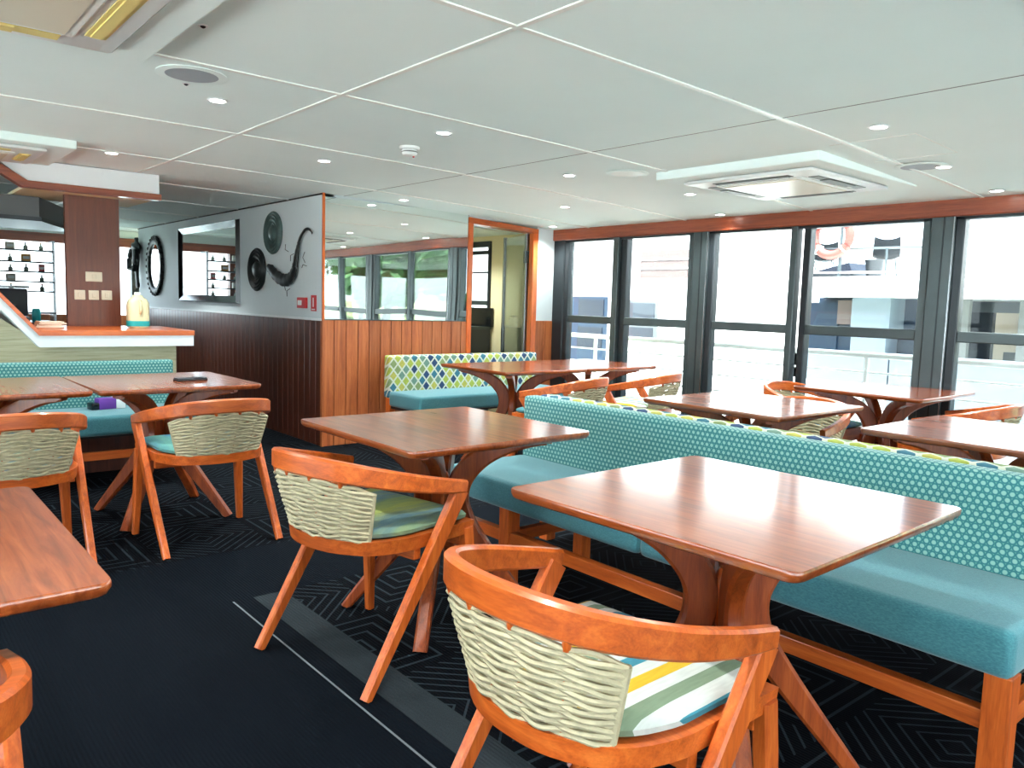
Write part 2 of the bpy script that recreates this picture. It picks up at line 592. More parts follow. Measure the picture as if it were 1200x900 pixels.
# inspection hatch outline near the windows
for (x0, x1, y0, y1) in [(3.7, 3.706, 1.62, 2.03), (4.17, 4.176, 1.62, 2.03), (3.7, 4.176, 1.618, 1.624)]:
    mesh_obj('hatch_edge', slab(bmesh.new(), x0, x1, y0, y1, .002, .004, 2), 'strip_white', ceil)
mesh_obj('roof', BX(XP - .5, XW + .9, YB - .3, YF + .3, 2.1, 2.3), 'boat_white', ceil)

# mirror wall
wb = sroot('wall_back')
mesh_obj('wall_panel', BX(XL + .012, 4.373, YM + .02, YM + .1, 1.04, 2.05), 'wall_white', wb)
mesh_obj('wall_panel', BX(5.217, XW - .03, YM + .0, YM + .1, 1.053, 2.0), 'wall_white', wb)
mesh_obj('wall_panel', BX(4.373, 5.217, YM + .0, YM + .1, 1.985, 2.05), 'wall_white', wb)
mesh_obj('wall_core', BX(XL + .012, 4.373, YM + .02, YM + .1, 0, 1.04), 'black_seam', wb)
mesh_obj('wall_core', BX(5.217, XW - .03, YM + .02, YM + .1, 0, 1.05), 'black_seam', wb)
seams = [2.926, 3.025, 3.133, 3.244, 3.349, 3.459, 3.563, 3.668, 3.774, 3.885, 3.987, 4.093, 4.199, 4.308, 4.372]
for a, b in zip(seams, seams[1:]):
    mesh_obj('plank', BX(a + .003, b - .003, YM - .004, YM + .02, 0, 1.04, bevel=.003, seg=1), 'plank_wood', wb)
for a, b in ((5.22, 5.335), (5.335, 5.46)):
    mesh_obj('plank', BX(a + .003, b - .003, YM - .004, YM + .02, 0, 1.053, bevel=.003, seg=1), 'plank_wood', wb)
mesh_obj('ceiling_seam', BX(XL, 4.37, YM - .003, YM + .02, 2.0, 2.012), 'black_seam', wb)
wm = thing('wall_mirror', 'long frameless wavy mirror above the orange plank wainscot', 'mirror', (3.65, YM, 1.52))
mesh_obj('mirror_sheet', BX(-.712, .712, -.004, .02, -.475, .50), 'wavy_mirror', wm)
mesh_obj('edge_strip', BX(-.715, .715, -.006, .0, -.482, -.474), 'frame_grey', wm)
tc = struct(mesh_obj('trim_1', BX(XL - .006, XL + .012, YM - .006, YM + .012, 1.04, 2.05), 'timber_z'))
tc2 = struct(mesh_obj('trim_2', BX(XL - .006, XL + .012, YM - .006, YM + .03, 0, 1.04), 'plank_wood'))

# decorated partition running away to the far end
wl = sroot('wall_partition')
mesh_obj('wall_panel', BX(XL, XL + .1, YM + .02, 11.1, 1.045, 2.06), 'wall_white', wl)
mesh_obj('wall_core', BX(XL + .02, XL + .1, YM + .02, 11.1, 0, 1.045), 'black_seam', wl)
y = YM + .012
src = None
while y < 11.05:
    if src is None:
        src = mesh_obj('plank', BX(-.004, .02, .0015, .1055, 0, 1.03, bevel=.003, seg=1), 'dark_plank', wl, loc=(XL, y, 0))
    else:
        inst('plank', src, wl, (XL, y, 0))
    y += .107
mesh_obj('cap_rail', BX(XL - .012, XL + .02, YM + .012, 11.1, 1.03, 1.047), 'trim_white', wl)
mesh_obj('ceiling_seam', BX(XL - .006, XL + .01, YM, 11.1, 2.036, 2.062), 'black_seam', wl)

# door frame, open glass door and the little room behind
d1 = sroot('door_1')
mesh_obj('door_jamb', BX(4.368, 4.418, YM - .012, YM + .11, 0, 1.94), 'timber_z', d1)
mesh_obj('door_jamb', BX(5.16, 5.222, YM - .012, YM + .05, 0, 1.92), 'timber_z', d1)
mesh_obj('door_head', prism(bmesh.new(), [(4.368, YM - .013, 1.938), (5.222, YM - .013, 1.905), (5.222, YM - .013, 1.95), (4.368, YM - .013, 1.99)], (0, .12, 0)), 'timber_x', d1)
leaf = bpy.data.objects.new('door_leaf', None)
col.objects.link(leaf)
leaf.parent = d1
leaf.location = (5.17, 5.93, 0)
leaf.rotation_euler = (0, 0, math.radians(-18))
mesh_obj('pane', BX(-.006, .006, .05, .60, .05, 1.9), 'door_glass', leaf)
mesh_obj('door_stile', BX(-.02, .02, 0, .05, .02, 1.91), 'steel', leaf)
mesh_obj('door_stile', BX(-.014, .014, .60, .64, .02, 1.91), 'steel', leaf)
mesh_obj('hinge', BX(-.035, .02, -.01, .035, 1.62, 1.74, bevel=.004), 'frame_grey', leaf)
ws = sroot('wall_side_room')
mesh_obj('wall_panel', BX(XW, XW + .08, 5.9, 6.92, 0, 2.02), 'wall_cream', ws)
mesh_obj('wall_panel', BX(XW, XW + .08, 6.92, 8.4, 1.9, 2.02), 'wall_cream', ws)
mesh_obj('wall_panel', BX(XW, XW + .08, 6.92, 8.4, 0, 1.08), 'wall_cream', ws)
mesh_obj('wall_panel', BX(4.3, XW + .08, 8.4, 8.5, 0, 2.05), 'wall_cream', ws)
mesh_obj('wall_panel', BX(4.2, 4.3, 5.95, 8.5, 0, 2.05), 'wall_cream', ws)
wr = sroot('window_7')
mesh_obj('window_frame', BX(XW - .02, XW + .06, 6.92, 6.96, 1.08, 1.9), 'frame_dark', wr)
mesh_obj('window_frame', BX(XW - .02, XW + .06, 6.96, 8.4, 1.84, 1.9), 'frame_dark', wr)
mesh_obj('window_frame', BX(XW - .01, XW + .05, 6.96, 8.4, 1.76, 1.80), 'frame_dark', wr)
mesh_obj('window_frame', BX(XW - .01, XW + .05, 6.96, 8.4, 1.55, 1.565), 'frame_dark', wr)
mesh_obj('window_frame', BX(XW - .02, XW + .06, 6.96, 8.4, 1.19, 1.24), 'frame_grey', wr)
mesh_obj('pane', BX(XW + .02, XW + .026, 6.96, 8.4, 1.08, 1.9), 'glass', wr)
cb = thing('cabinet', 'dark low cabinet under the small window seen through the doorway', 'cabinet', (5.3, 7.4, 0))
mesh_obj('body', BX(-.2, .19, -.5, .5, 0, .92), 'coffee_dark', cb)
mesh_obj('worktop', BX(-.22, .19, -.52, .5, .92, .95), 'frame_grey', cb)
mesh_obj('splashback', BX(.165, .19, -.55, .5, .95, 1.16), 'black_gloss', cb)
for k, (yy, h) in enumerate(((-.3, .13), (-.18, .10))):
    c = thing('canister', ['tall pale canister on the dark cabinet through the doorway', 'short pale canister on the dark cabinet through the doorway'][k], 'canister', (5.2, 7.4 + yy, .95))
    mesh_obj('body', lathe(bmesh.new(), [(.04, 0), (.042, .01), (.042, h - .02), (.036, h - .015)], 16), 'plastic_cream', c, True)
    mesh_obj('lid', lathe(bmesh.new(), [(.043, h - .018), (.043, h), (.03, h + .006)], 16), 'steel', c, True)

# window walls ------------------------------------------------------------
def window_bay(name, x, y0, y1, ym, gap=.015, top=1.855, sill=.12):
    r = sroot(name)
    n = 'window_frame'
    w_ = .055
    def vert(a, b, m='frame_grey', dx=0):
        mesh_obj(n, BX(x - .04 + dx, x + .04 + dx, a, b, sill, top, bevel=.006, seg=1), m, r)
    vert(y0, y0 + w_)
    vert(y1 - w_, y1, 'frame_dark')
    vert(ym - .07, ym - gap, 'frame_dark', .02)
    vert(ym + gap, ym + .07, 'frame_grey', -.02)
    mesh_obj(n, BX(x - .04, x + .04, y0, y1, top - .02, top + .01), 'frame_dark', r)
    mesh_obj('window_sill', BX(x - .06, x + .08, y0, y1, 0, sill), 'frame_grey', r)
    mesh_obj('window_rail', BX(x - .03, x + .03, y0 + w_, ym - .07, 1.05, 1.12, bevel=.006, seg=1), 'frame_grey', r)
    mesh_obj('window_rail', BX(x - .03, x + .03, ym + .07, y1 - w_, 1.05, 1.12, bevel=.006, seg=1), 'frame_grey', r)
    mesh_obj('pane', BX(x + .012, x + .018, y0 + w_, ym - .03, sill, top), 'glass', r)
    mesh_obj('pane', BX(x - .018, x - .012, ym + .03, y1 - w_, sill, top), 'glass', r)
    return r
# structural posts between the bays
wr_ = sroot('wall_right')
for k, yc in enumerate((4.065, 2.165, .26, -1.64, -3.54)):
    m = mesh_obj('window_post', BX(XW - .055, XW + .08, yc - .075, yc + .075, 0, 1.87, bevel=.008, seg=1), 'frame_grey', wr_)
    mesh_obj('post_groove', BX(XW - .058, XW - .05, yc - .012, yc - .004, 0, 1.86), 'frame_dark', wr_)
    mesh_obj('post_highlight', BX(XW - .058, XW - .05, yc - .075, yc - .066, 0, 1.86), 'steel', wr_)  # pale steel strip standing in for a highlight along the post
mesh_obj('window_post', BX(XW - .05, XW + .08, 5.70, 5.90, 0, 1.95, bevel=.01, seg=1), 'frame_dark', wr_)
mesh_obj('window_post', BX(XW - .05, XW + .08, YB, YB + .3, 0, 1.95), 'frame_dark', wr_)
window_bay('window_1', XW, 4.14, 5.70, 4.975, 0)
window_bay('window_2', XW, 2.24, 3.99, 3.17)
window_bay('window_3', XW, .335, 2.09, 1.27)
window_bay('window_4', XW, -1.565, .185, -.63)
window_bay('window_5', XW, -3.465, -1.715, -2.53)
struct(mesh_obj('trim_3', BX(XW - .07, XW + .1, YB, YM + .16, 1.853, 1.972, bevel=.006, seg=1), 'beam_wood'))
mesh_obj('wall_infill', BX(XW - .02, XW + .1, YB, YM + .1, 1.965, 2.1), 'wall_white', wr_)
# port side
wp = sroot('wall_left')
mesh_obj('wall_infill', BX(XP - .1, XP, YB, YF, 1.86, 2.1), 'beam_wood', wp)
mesh_obj('wall_infill', BX(XP - .1, XP, YB, YF, 0, .15), 'plank_wood', wp)
for k in range(9):
    yc = YB + .1 + k * 1.95
    mesh_obj('window_post', BX(XP - .08, XP + .04, yc - .08, yc + .08, .15, 1.87), 'frame_grey', wp)
mesh_obj('window_rail', BX(XP - .05, XP, YB, YF, 1.05, 1.12), 'frame_grey', wp)
mesh_obj('pane', BX(XP - .03, XP - .024, YB, YF, .15, 1.86), 'glass', wp)
# aft wall behind the photographer and the far forward wall
mesh_obj('wall_panel', BX(XP - .09, XP + .01, 6.3, YF, .15, 1.9), 'pillar_wood', wp)  # unseen panel added to block light from the left around the bar
wa = sroot('wall_front')
mesh_obj('wall_panel', BX(XP, XW, YB - .1, YB, 0, .12), 'plank_wood', wa)
mesh_obj('wall_panel', BX(XP, XW, YB - .1, YB, 1.86, 2.1), 'beam_wood_x', wa)
for k in range(6):
    xc = XP + .1 + k * 1.7
    mesh_obj('window_post', BX(xc - .06, xc + .06, YB - .08, YB + .04, .12, 1.86), 'frame_grey', wa)
mesh_obj('pane', BX(XP, XW, YB - .05, YB - .044, .12, 1.86), 'glass', wa)  # unseen glazing, enlarged to let more light in from behind
wf = sroot('wall_far')
mesh_obj('wall_panel', BX(XP, XW, YF, YF + .1, 0, .9), 'plank_wood', wf)
mesh_obj('wall_panel', BX(XP, XW, YF, YF + .1, 1.95, 2.15), 'ceiling_white', wf)
mesh_obj('header_beam', BX(XP, XW, YF - .04, YF + .1, 1.83, 1.95), 'beam_wood_x', wf)
for xc in (-3.1, -1.7, -.3, 1.28, 2.62, 3.05, 5.4):
    mesh_obj('window_post', BX(xc - .05, xc + .05, YF - .06, YF + .06, .9, 1.83), 'frame_dark', wf)
mesh_obj('wall_panel', BX(XP, 1.45, YF - .02, YF + .1, .9, 1.84), 'pillar_wood', wf)  # windows closed off here to keep the far passage dark
mesh_obj('pane', BX(1.45, XW, YF + .03, YF + .036, .9, 1.83), 'glass', wf)
mesh_obj('wall_panel', BX(XL + .1, XW, 11.0, 11.1, 0, 2.1), 'wall_cream', wl)

# ------------------------------------------------------------------ things on the partition wall
def wall_plate(yc, zc, r, mat, label):
    o = thing('wall_plate', label, 'plate', (XL, yc, zc), group='carved plates on the partition')
    prof = [(r * .98, 0), (r, -.012), (r * .93, -.026), (r * .86, -.018), (r * .80, -.028), (r * .7, -.016), (r * .62, -.026), (r * .5, -.014)]
    mesh_obj('rim', lathe(bmesh.new(), prof, 40, 'X'), mat, o, True)
    mesh_obj('boss', lathe(bmesh.new(), [(r * .5, -.01), (r * .46, -.024), (r * .38, -.016), (r * .3, -.03), (r * .05, -.034)], 32, 'X'), mat, o, True)
wall_plate(6.808, 1.779, .19, 'bronze_green', 'upper greenish carved round plate high on the pale partition wall')
wall_plate(7.175, 1.46, .20, 'bronze_dark', 'lower dark carved round plate left of the horn ornament')

# horn shaped metal ornament
hn = thing('horn_ornament', 'dark curling metal horn ornament on the wall above the red call point', 'ornament', (XL - .028, 6.4, 1.5))
pth = [(6.88, 1.475), (6.80, 1.45), (6.70, 1.40), (6.58, 1.365), (6.47, 1.36), (6.38, 1.39), (6.32, 1.46), (6.29, 1.55), (6.265, 1.62), (6.22, 1.70), (6.13, 1.765), (6.05, 1.77), (5.99, 1.735)]
rad = [.032, .05, .054, .056, .055, .05, .043, .034, .024, .018, .014, .011, .006]
P3 = catmull([(0, a - 6.4, b - 1.5) for a, b in pth], 4)
R3 = [rad[min(i // 4, 11)] + (rad[min(i // 4 + 1, 12)] - rad[min(i // 4, 11)]) * (i % 4) / 4 for i in range(len(P3))]
bm = tube(bmesh.new(), P3, [r * (1 + .08 * math.sin(i * 2.1)) for i, r in enumerate(R3)], 10)
bmesh.ops.scale(bm, vec=(.45, 1, 1), verts=bm.verts[:])
mesh_obj('horn', bm, 'bronze_dark', hn, True)
for (a, b, ang) in ((6.44, 1.60, .4), (6.40, 1.52, 2.0), (6.12, 1.50, 1.1), (6.18, 1.46, 2.6), (6.50, 1.27, 1.5), (6.47, 1.22, 1.9)):
    pts = [(0, a - 6.4, b - 1.5), (-.01, a - 6.4 + .05 * math.cos(ang), b - 1.5 + .05 * math.sin(ang)), (0, a - 6.4 + .09 * math.cos(ang + .4), b - 1.5 + .09 * math.sin(ang + .4))]
    mesh_obj('wire_sprig', tube(bmesh.new(), pts, .003, 5), 'bronze_dark', hn)

# large rectangular mirror
mr = thing('wall_mirror', 'large rectangular dark-bordered mirror on the partition left of the round plates', 'mirror', (XL, 8.49, 1.545))
hw, hh = .88, .41
bm = bmesh.new()
o4 = [(-hw, -hh), (hw, -hh), (hw, hh), (-hw, hh)]
fr = .075
i4 = [(-hw + fr, -hh + fr), (hw - fr, -hh + fr), (hw - fr, hh - fr), (-hw + fr, hh - fr)]
for k in range(4):
    j = (k + 1) % 4
    b_ = bmesh.new()
    q = [(o4[k], -.002), (o4[j], -.002), (i4[j], -.002), (i4[k], -.002)]
    lo = [b_.verts.new((0, p[0], p[1])) for p in (o4[k], o4[j], i4[j], i4[k])]
    mid = [b_.verts.new((-.04, p[0] * .985, p[1] * .97)) for p in (o4[k], o4[j])] + [b_.verts.new((-.014, p[0], p[1])) for p in (i4[j], i4[k])]
    for e in range(4):
        b_.faces.new((lo[e], lo[(e + 1) % 4], mid[(e + 1) % 4], mid[e]))
    b_.faces.new(mid)
    b_.faces.new(lo[::-1])
    mesh_obj('frame_side', b_, 'black_gloss', mr)
bm.free()
mesh_obj('mirror_glass', BX(-.012, 0, -hw + fr, hw - fr, -hh + fr, hh - fr), 'mirror', mr)

# oval mirror with ornate frame
ov = thing('oval_mirror', 'small oval mirror in an ornate dark frame at the far end of the partition', 'mirror', (XL, 10.33, 1.55))
bm = bmesh.new()
pts = [(-.012, .27 * math.cos(a), .31 * math.sin(a)) for a in [2 * PI * k / 48 for k in range(48)]]
tube(bm, pts, .05, 8, closed=True)
bmesh.ops.scale(bm, vec=(.6, 1, 1), verts=bm.verts[:])
mesh_obj('frame', bm, 'bronze_dark', ov, True)
for k in range(28):
    a = 2 * PI * k / 28
    b_ = bmesh.new()
    bmesh.ops.create_icosphere(b_, subdivisions=1, radius=.026)
    bmesh.ops.translate(b_, vec=(-.02, .31 * math.cos(a), .35 * math.sin(a)), verts=b_.verts[:])
    mesh_obj('carved_bead', b_, 'bronze_dark', ov, True)
bm = bmesh.new()
prism(bm, [(-.012, .25 * math.cos(2 * PI * k / 40), .29 * math.sin(2 * PI * k / 40)) for k in range(40)], (.01, 0, 0))
mesh_obj('mirror_glass', bm, 'mirror', ov)

# dark carved wall figure
fg = thing('wall_figure', 'dark carved figure hung beside the oval mirror at the far end', 'sculpture', (XL - .05, 11.02, 1.6))
pts = catmull([(0, -.02, .32), (0, -.02, .25), (0, 0, .18), (0, .02, .08), (0, 0, -.05), (0, -.02, -.18), (0, -.05, -.32)], 4)
rr = [.05, .06, .05, .05, .09, .12, .14, .13, .12, .12, .11, .10, .10, .10, .09, .08, .07, .06, .06, .05, .05, .05, .05, .06, .05]
bm = tube(bmesh.new(), pts, rr[:len(pts)], 10)
bmesh.ops.scale(bm, vec=(.4, 1, 1), verts=bm.verts[:])
mesh_obj('torso', bm, 'bronze_dark', fg, True)
mesh_obj('arm', tube(bmesh.new(), catmull([(-.03, .10, .16), (-.04, .17, .05), (-.05, .13, -.08)], 4), .035, 8), 'bronze_dark', fg, True)
mesh_obj('arm', tube(bmesh.new(), catmull([(-.03, -.08, .16), (-.04, -.13, .02), (-.05, -.06, -.10)], 4), .032, 8), 'bronze_dark', fg, True)

# red call point and its sign
cp = thing('fire_call_point', 'red square fire call point on the partition by the corner', 'call point', (XL, 6.20, 1.17))
mesh_obj('case', BX(-.03, 0, -.075, .075, -.045, .045, bevel=.006), 'red_plastic', cp)
mesh_obj('window_plate', BX(-.034, -.03, -.02, .05, -.02, .02), 'plastic_white', cp)
cs = thing('fire_sign', 'narrow red fire sign with white mark beside the call point', 'sign', (XL, 6.01, 1.17))
mesh_obj('plate', BX(-.006, 0, -.045, .045, -.065, .065), 'red_plastic', cs)
mesh_obj('symbol', BX(-.008, -.006, -.006, .012, -.03, .045), 'plastic_white', cs)
mesh_obj('symbol', BX(-.008, -.006, -.03, .03, -.055, -.046), 'plastic_white', cs)

# ------------------------------------------------------------------ furniture builders
def copy_tree(o, parent=None):
    c = o.copy()
    col.objects.link(c)
    c.parent = parent
    for ch in list(o.children):
        copy_tree(ch, c)
    return c

# --- armchair with woven rope back (faces +y, origin on the floor at the seat centre)
RAILK = [(-.287, .165, .598), (-.29, .04, .622), (-.272, -.10, .652), (-.205, -.225, .682), (-.075, -.287, .697), (.075, -.287, .697), (.205, -.225, .682), (.272, -.10, .652), (.29, .04, .622), (.287, .165, .598)]
RINGK = [(-.25, .04), (-.245, -.06), (-.20, -.165), (-.10, -.225), (0, -.238), (.10, -.225), (.20, -.165), (.245, -.06), (.25, .04)]
def make_chair():
    t = thing('armchair', 'armchair', 'chair')
    rail = catmull(RAILK, 6)
    n = len(rail)
    hs_ = []
    for i in range(n):
        s = abs(i / (n - 1) * 2 - 1)
        hs_.append(.066 - .022 * s ** 2)
    mesh_obj('top_rail', sweep(bmesh.new(), rail, .030, hs_, cham=.22), 'timber_x', t, True)
    # seat frame: D-shaped ring
    outer = [Vector((x * 1.04, y_ * 1.04, 0)) for x, y_ in RINGK]
    outer = catmull([(-.262, .235, 0)] + outer + [(.262, .235, 0)], 4)
    bm = bmesh.new()
    top, bot, ti, bi = [], [], [], []
    full = outer + [Vector((.262, .25, 0)), Vector((-.262, .25, 0))]
    for p in full:
        q = Vector((p.x * .80, p.y * .80, 0))
        top.append(bm.verts.new((p.x, p.y, .462)))
        bot.append(bm.verts.new((p.x * .985, p.y * .985, .418)))
        ti.append(bm.verts.new((q.x, q.y, .462)))
        bi.append(bm.verts.new((q.x, q.y, .418)))
    m_ = len(full)
    for k in range(m_):
        j = (k + 1) % m_
        bm.faces.new((top[k], top[j], bot[j], bot[k]))
        bm.faces.new((ti[k], ti[j], top[j], top[k]))
        bm.faces.new((bot[k], bot[j], bi[j], bi[k]))
        bm.faces.new((bi[k], bi[j], ti[j], ti[k]))
    mesh_obj('seat_frame', bm, 'timber_x', t, True)
    # legs
    for s in (-1, 1):
        a, b = Vector((s * .284, .150, .59)), Vector((s * .272, -.25, 0))
        pts = [a.lerp(b, k / 6) for k in range(7)]
        mesh_obj('leg', sweep(bmesh.new(), pts, [.030] * 7, [.062, .060, .056, .050, .044, .038, .032], side=(1, 0, 0), cham=.18), 'timber_z', t, True)
        a, b = Vector((s * .248, .222, .44)), Vector((s * .268, .25, 0))
        pts = [a.lerp(b, k / 4) for k in range(5)]
        mesh_obj('leg', sweep(bmesh.new(), pts, [.042, .042, .038, .034, .03], [.044, .044, .04, .035, .03], side=(1, 0, 0), cham=.18), 'timber_z', t, True)
    mesh_obj('stretcher', BX(-.24, .24, .2, .23, .375, .42, bevel=.004), 'timber_x', t)
    mesh_obj('stretcher', BX(-.25, .25, -.03, .0, .38, .42, bevel=.004), 'timber_x', t)
    # cushion
    bm = bmesh.new()
    lev = [(.93, .462), (.99, .470), (1.0, .482), (.96, .494), (.85, .502), (.45, .508)]
    rings = []
    cush = [(p.x * .93, p.y * .93) for p in outer] + [(.24, .232), (.12, .24), (0, .242), (-.12, .24), (-.24, .232)]
    for s, z in lev:
        rings.append([bm.verts.new((x * s, y_ * s, z)) for x, y_ in cush])
    k_ = len(cush)
    for r0, r1 in zip(rings, rings[1:]):
        for k in range(k_):
            bm.faces.new((r0[k], r0[(k + 1) % k_], r1[(k + 1) % k_], r1[k]))
    bm.faces.new(rings[0][::-1])
    bm.faces.new(rings[-1])
    mesh_obj('cushion', bm, 'stripe_cushion', t, True)
    # woven rope back
    topc = catmull([(x, y_, 0) for x, y_, z in RAILK], 6)
    botc = catmull([(x, y_, 0) for x, y_ in RINGK], 6)
    def at(cv, f):
        g = f * (len(cv) - 1)
        i = min(int(g), len(cv) - 2)
        return cv[i].lerp(cv[i + 1], g - i)
    A0, A1 = .296, .704          # span of the rail that carries the weave
    B0, B1 = .26, .74
    def wp(u, vz):
        pt = at(topc, A0 + (A1 - A0) * u)
        pb = at(botc, B0 + (B1 - B0) * u)
        ztop = .698 - .15 * (u - .5) ** 2 - .038
        return Vector((pb.x + (pt.x - pb.x) * vz, pb.y + (pt.y - pb.y) * vz, .464 + (ztop - .464) * vz))
    bm = bmesh.new()
    NS, NW = 24, 4
    for r in range(NS):
        v0 = r / (NS - 1)
        pts = []
        N = 44
        for k in range(N + 1):
            u = k / N
            ph = math.sin(u * PI * (NW + 1) + (PI if r % 2 else 0))
            rip = .0018 * math.sin(u * PI * 2 * (NW + 1) + r * 1.3) + .0014 * math.sin(u * 31 + r * 2.7)
            p = wp(u, v0)
            d = Vector((p.x, p.y, 0)).normalized()
            p = p + d * (.0066 * ph) + Vector((0, 0, rip))
            pts.append(p)
        tube(bm, pts, .0060, 6)
    # rope wrapped down both edges
    for u in (0, 1):
        tube(bm, [wp(u, k / 10) for k in range(11)], .0075, 6)
    wo = mesh_obj('woven_back', bm, 'rope', t, True)
    wo['kind'] = 'stuff'
    for k in range(NW):
        u = (k + 1) / (NW + 1)
        p0, p1 = wp(u, -.02), wp(u, 1.12)
        mesh_obj('dowel', tube(bmesh.new(), [p0, wp(u, .97), wp(u, .98), p1], [.003, .003, .0085, .0085], 8), 'timber_z', t, True)
    return t

chair0 = make_chair()
chair_used = [False]
CUSH = {}
def put_chair(x, y, face_deg, label, cushion='stripe_cushion', group='rope-backed armchairs'):
    """face_deg: direction the chair faces, 0 = +x, 90 = +y"""
    if not chair_used[0]:
        c = chair0
        chair_used[0] = True
    else:
        c = copy_tree(chair0)
    c.location = (x, y, 0)
    c.rotation_euler = (0, 0, math.radians(face_deg - 90))
    tag(c, label, 'chair', group)
    for ch in c.children:
        if ch.name.startswith('cushion') and cushion != 'stripe_cushion':
            if cushion not in CUSH:
                me = ch.data.copy()
                me.materials[0] = MATS[cushion]
                CUSH[cushion] = me
            ch.data = CUSH[cushion]
    return c

# --- square table on a four-legged flowing pedestal
TH, TS = .741, .805
def make_table():
    t = thing('dining_table', 'table', 'table')
    h = TS / 2
    bm = bmesh.new()
    r = .024
    poly = []
    for (cx_, cy_, a0) in ((h - r, h - r, 0), (-h + r, h - r, 90), (-h + r, -h + r, 180), (h - r, -h + r, 270)):
        for k in range(5):
            a = math.radians(a0 + 22.5 * k)
            poly.append((cx_ + r * math.cos(a), cy_ + r * math.sin(a)))
    rings = []
    for s, z in ((.965, TH - .028), (.99, TH - .022), (1.0, TH - .012), (1.0, TH - .003), (.996, TH)):
        rings.append([bm.verts.new((x * s, y * s, z)) for x, y in poly])
    n = len(poly)
    for r0, r1 in zip(rings, rings[1:]):
        for k in range(n):
            bm.faces.new((r0[k], r0[(k + 1) % n], r1[(k + 1) % n], r1[k]))
    bm.faces.new(rings[0][::-1])
    bm.faces.new(rings[-1])
    mesh_obj('tabletop', bm, 'tabletop_wood', t, True)
    kp = [(.375, .0), (.33, .058), (.245, .165), (.16, .275), (.09, .375), (.062, .46), (.078, .54), (.14, .615), (.23, .665), (.335, .692), (.40, .698)]
    wi = [.036, .042, .054, .066, .08, .088, .09, .082, .066, .042, .028]
    pts2 = catmull([(a, 0, b) for a, b in kp], 4)
    ws2 = []
    for i in range(len(pts2)):
        g = i / 4
        k = min(int(g), len(wi) - 2)
        ws2.append(wi[k] + (wi[k + 1] - wi[k]) * (g - k))
    for q in range(4):
        a = math.radians(45 + 90 * q)
        R = Matrix.Rotation(a, 3, 'Z')
        pts = [R @ Vector(p) for p in pts2]
        sd_ = R @ Vector((0, 1, 0))
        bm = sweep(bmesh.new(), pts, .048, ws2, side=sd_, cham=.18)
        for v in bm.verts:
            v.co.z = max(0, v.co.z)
        mesh_obj('leg', bm, 'pedestal_wood_shaded', t, True)
        bm = bmesh.new()
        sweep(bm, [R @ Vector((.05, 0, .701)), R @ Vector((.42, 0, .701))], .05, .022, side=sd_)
        mesh_obj('top_bearer', bm, 'pedestal_wood_shaded', t, True)
    mesh_obj('hub', lathe(bmesh.new(), [(.02, .40), (.034, .42), (.034, .53), (.02, .56)], 12), 'timber_z', t, True)
    return t
table0 = make_table()
tab_used = [False]
def put_table(x, y, label, rz=0):
    if not tab_used[0]:
        c = table0
        tab_used[0] = True
    else:
        c = copy_tree(table0)
    c.location = (x, y, 0)
    c.rotation_euler = (0, 0, math.radians(rz))
    return tag(c, label, 'table', 'square pedestal tables')

put_table(1.685, 1.12, 'nearest square wooden table, glossy top, in front of the long teal bench', 1.2)
put_table(1.725, 2.442, 'second square wooden table along the long teal bench, behind the nearest one')
put_table(1.285, 4.49, 'square wooden table before the bar bench, with a small dark object on top', 1)
put_table(.468, 4.50, 'square wooden table at the left picture edge, before the bar bench')
put_table(-.09, 1.76, 'orange wooden table corner at the left edge, nearest to the camera')
put_table(3.850, 4.54, 'square wooden table in front of the diamond-patterned bench, left of its pair')
put_table(4.662, 4.545, 'square wooden table by the end window, right half of the far pair')
put_table(3.57, 2.285, 'square wooden table just behind the long bench backrest, left of two')
put_table(3.59, 1.13, 'square wooden table behind the long bench backrest at the right picture edge')
put_table(5.03, 2.275, 'square wooden table standing against the window post')

put_chair(1.14, 1.05, 1, 'nearest armchair with woven rope back and striped white, yellow and teal cushion')
put_chair(1.333, 2.316, 12, 'armchair with green and blue cushion at the second table in mid-floor', 'green_cushion')
put_chair(1.33, 3.92, 91, 'armchair with blue cushion seen from behind at the bar bench table', 'blue_cushion')
put_chair(.475, 3.83, 90, 'armchair at the left edge seen from behind, right rear leg behind the orange table', 'blue_cushion')
put_chair(-.12, 1.31, 90, 'armchair cut off by the lower left corner, only rail end and leg showing', 'blue_cushion')
put_chair(3.81, 3.95, 105, 'armchair at the far pair of tables, left one showing above the teal backrest', 'blue_cushion')
put_chair(4.64, 3.96, 105, 'armchair at the far pair of tables, right one in front of the window', 'stripe_cushion')
put_chair(3.93, 2.28, 180, 'armchair tucked under the table behind the bench, arm end showing at the table corner', 'blue_cushion')
put_chair(4.93, 2.70, -92, 'armchair with looping rail at the left side of the window-post table', 'blue_cushion')
put_chair(5.0, 1.80, 94, 'armchair by the window at the right picture edge, rail just above the table', 'stripe_cushion')

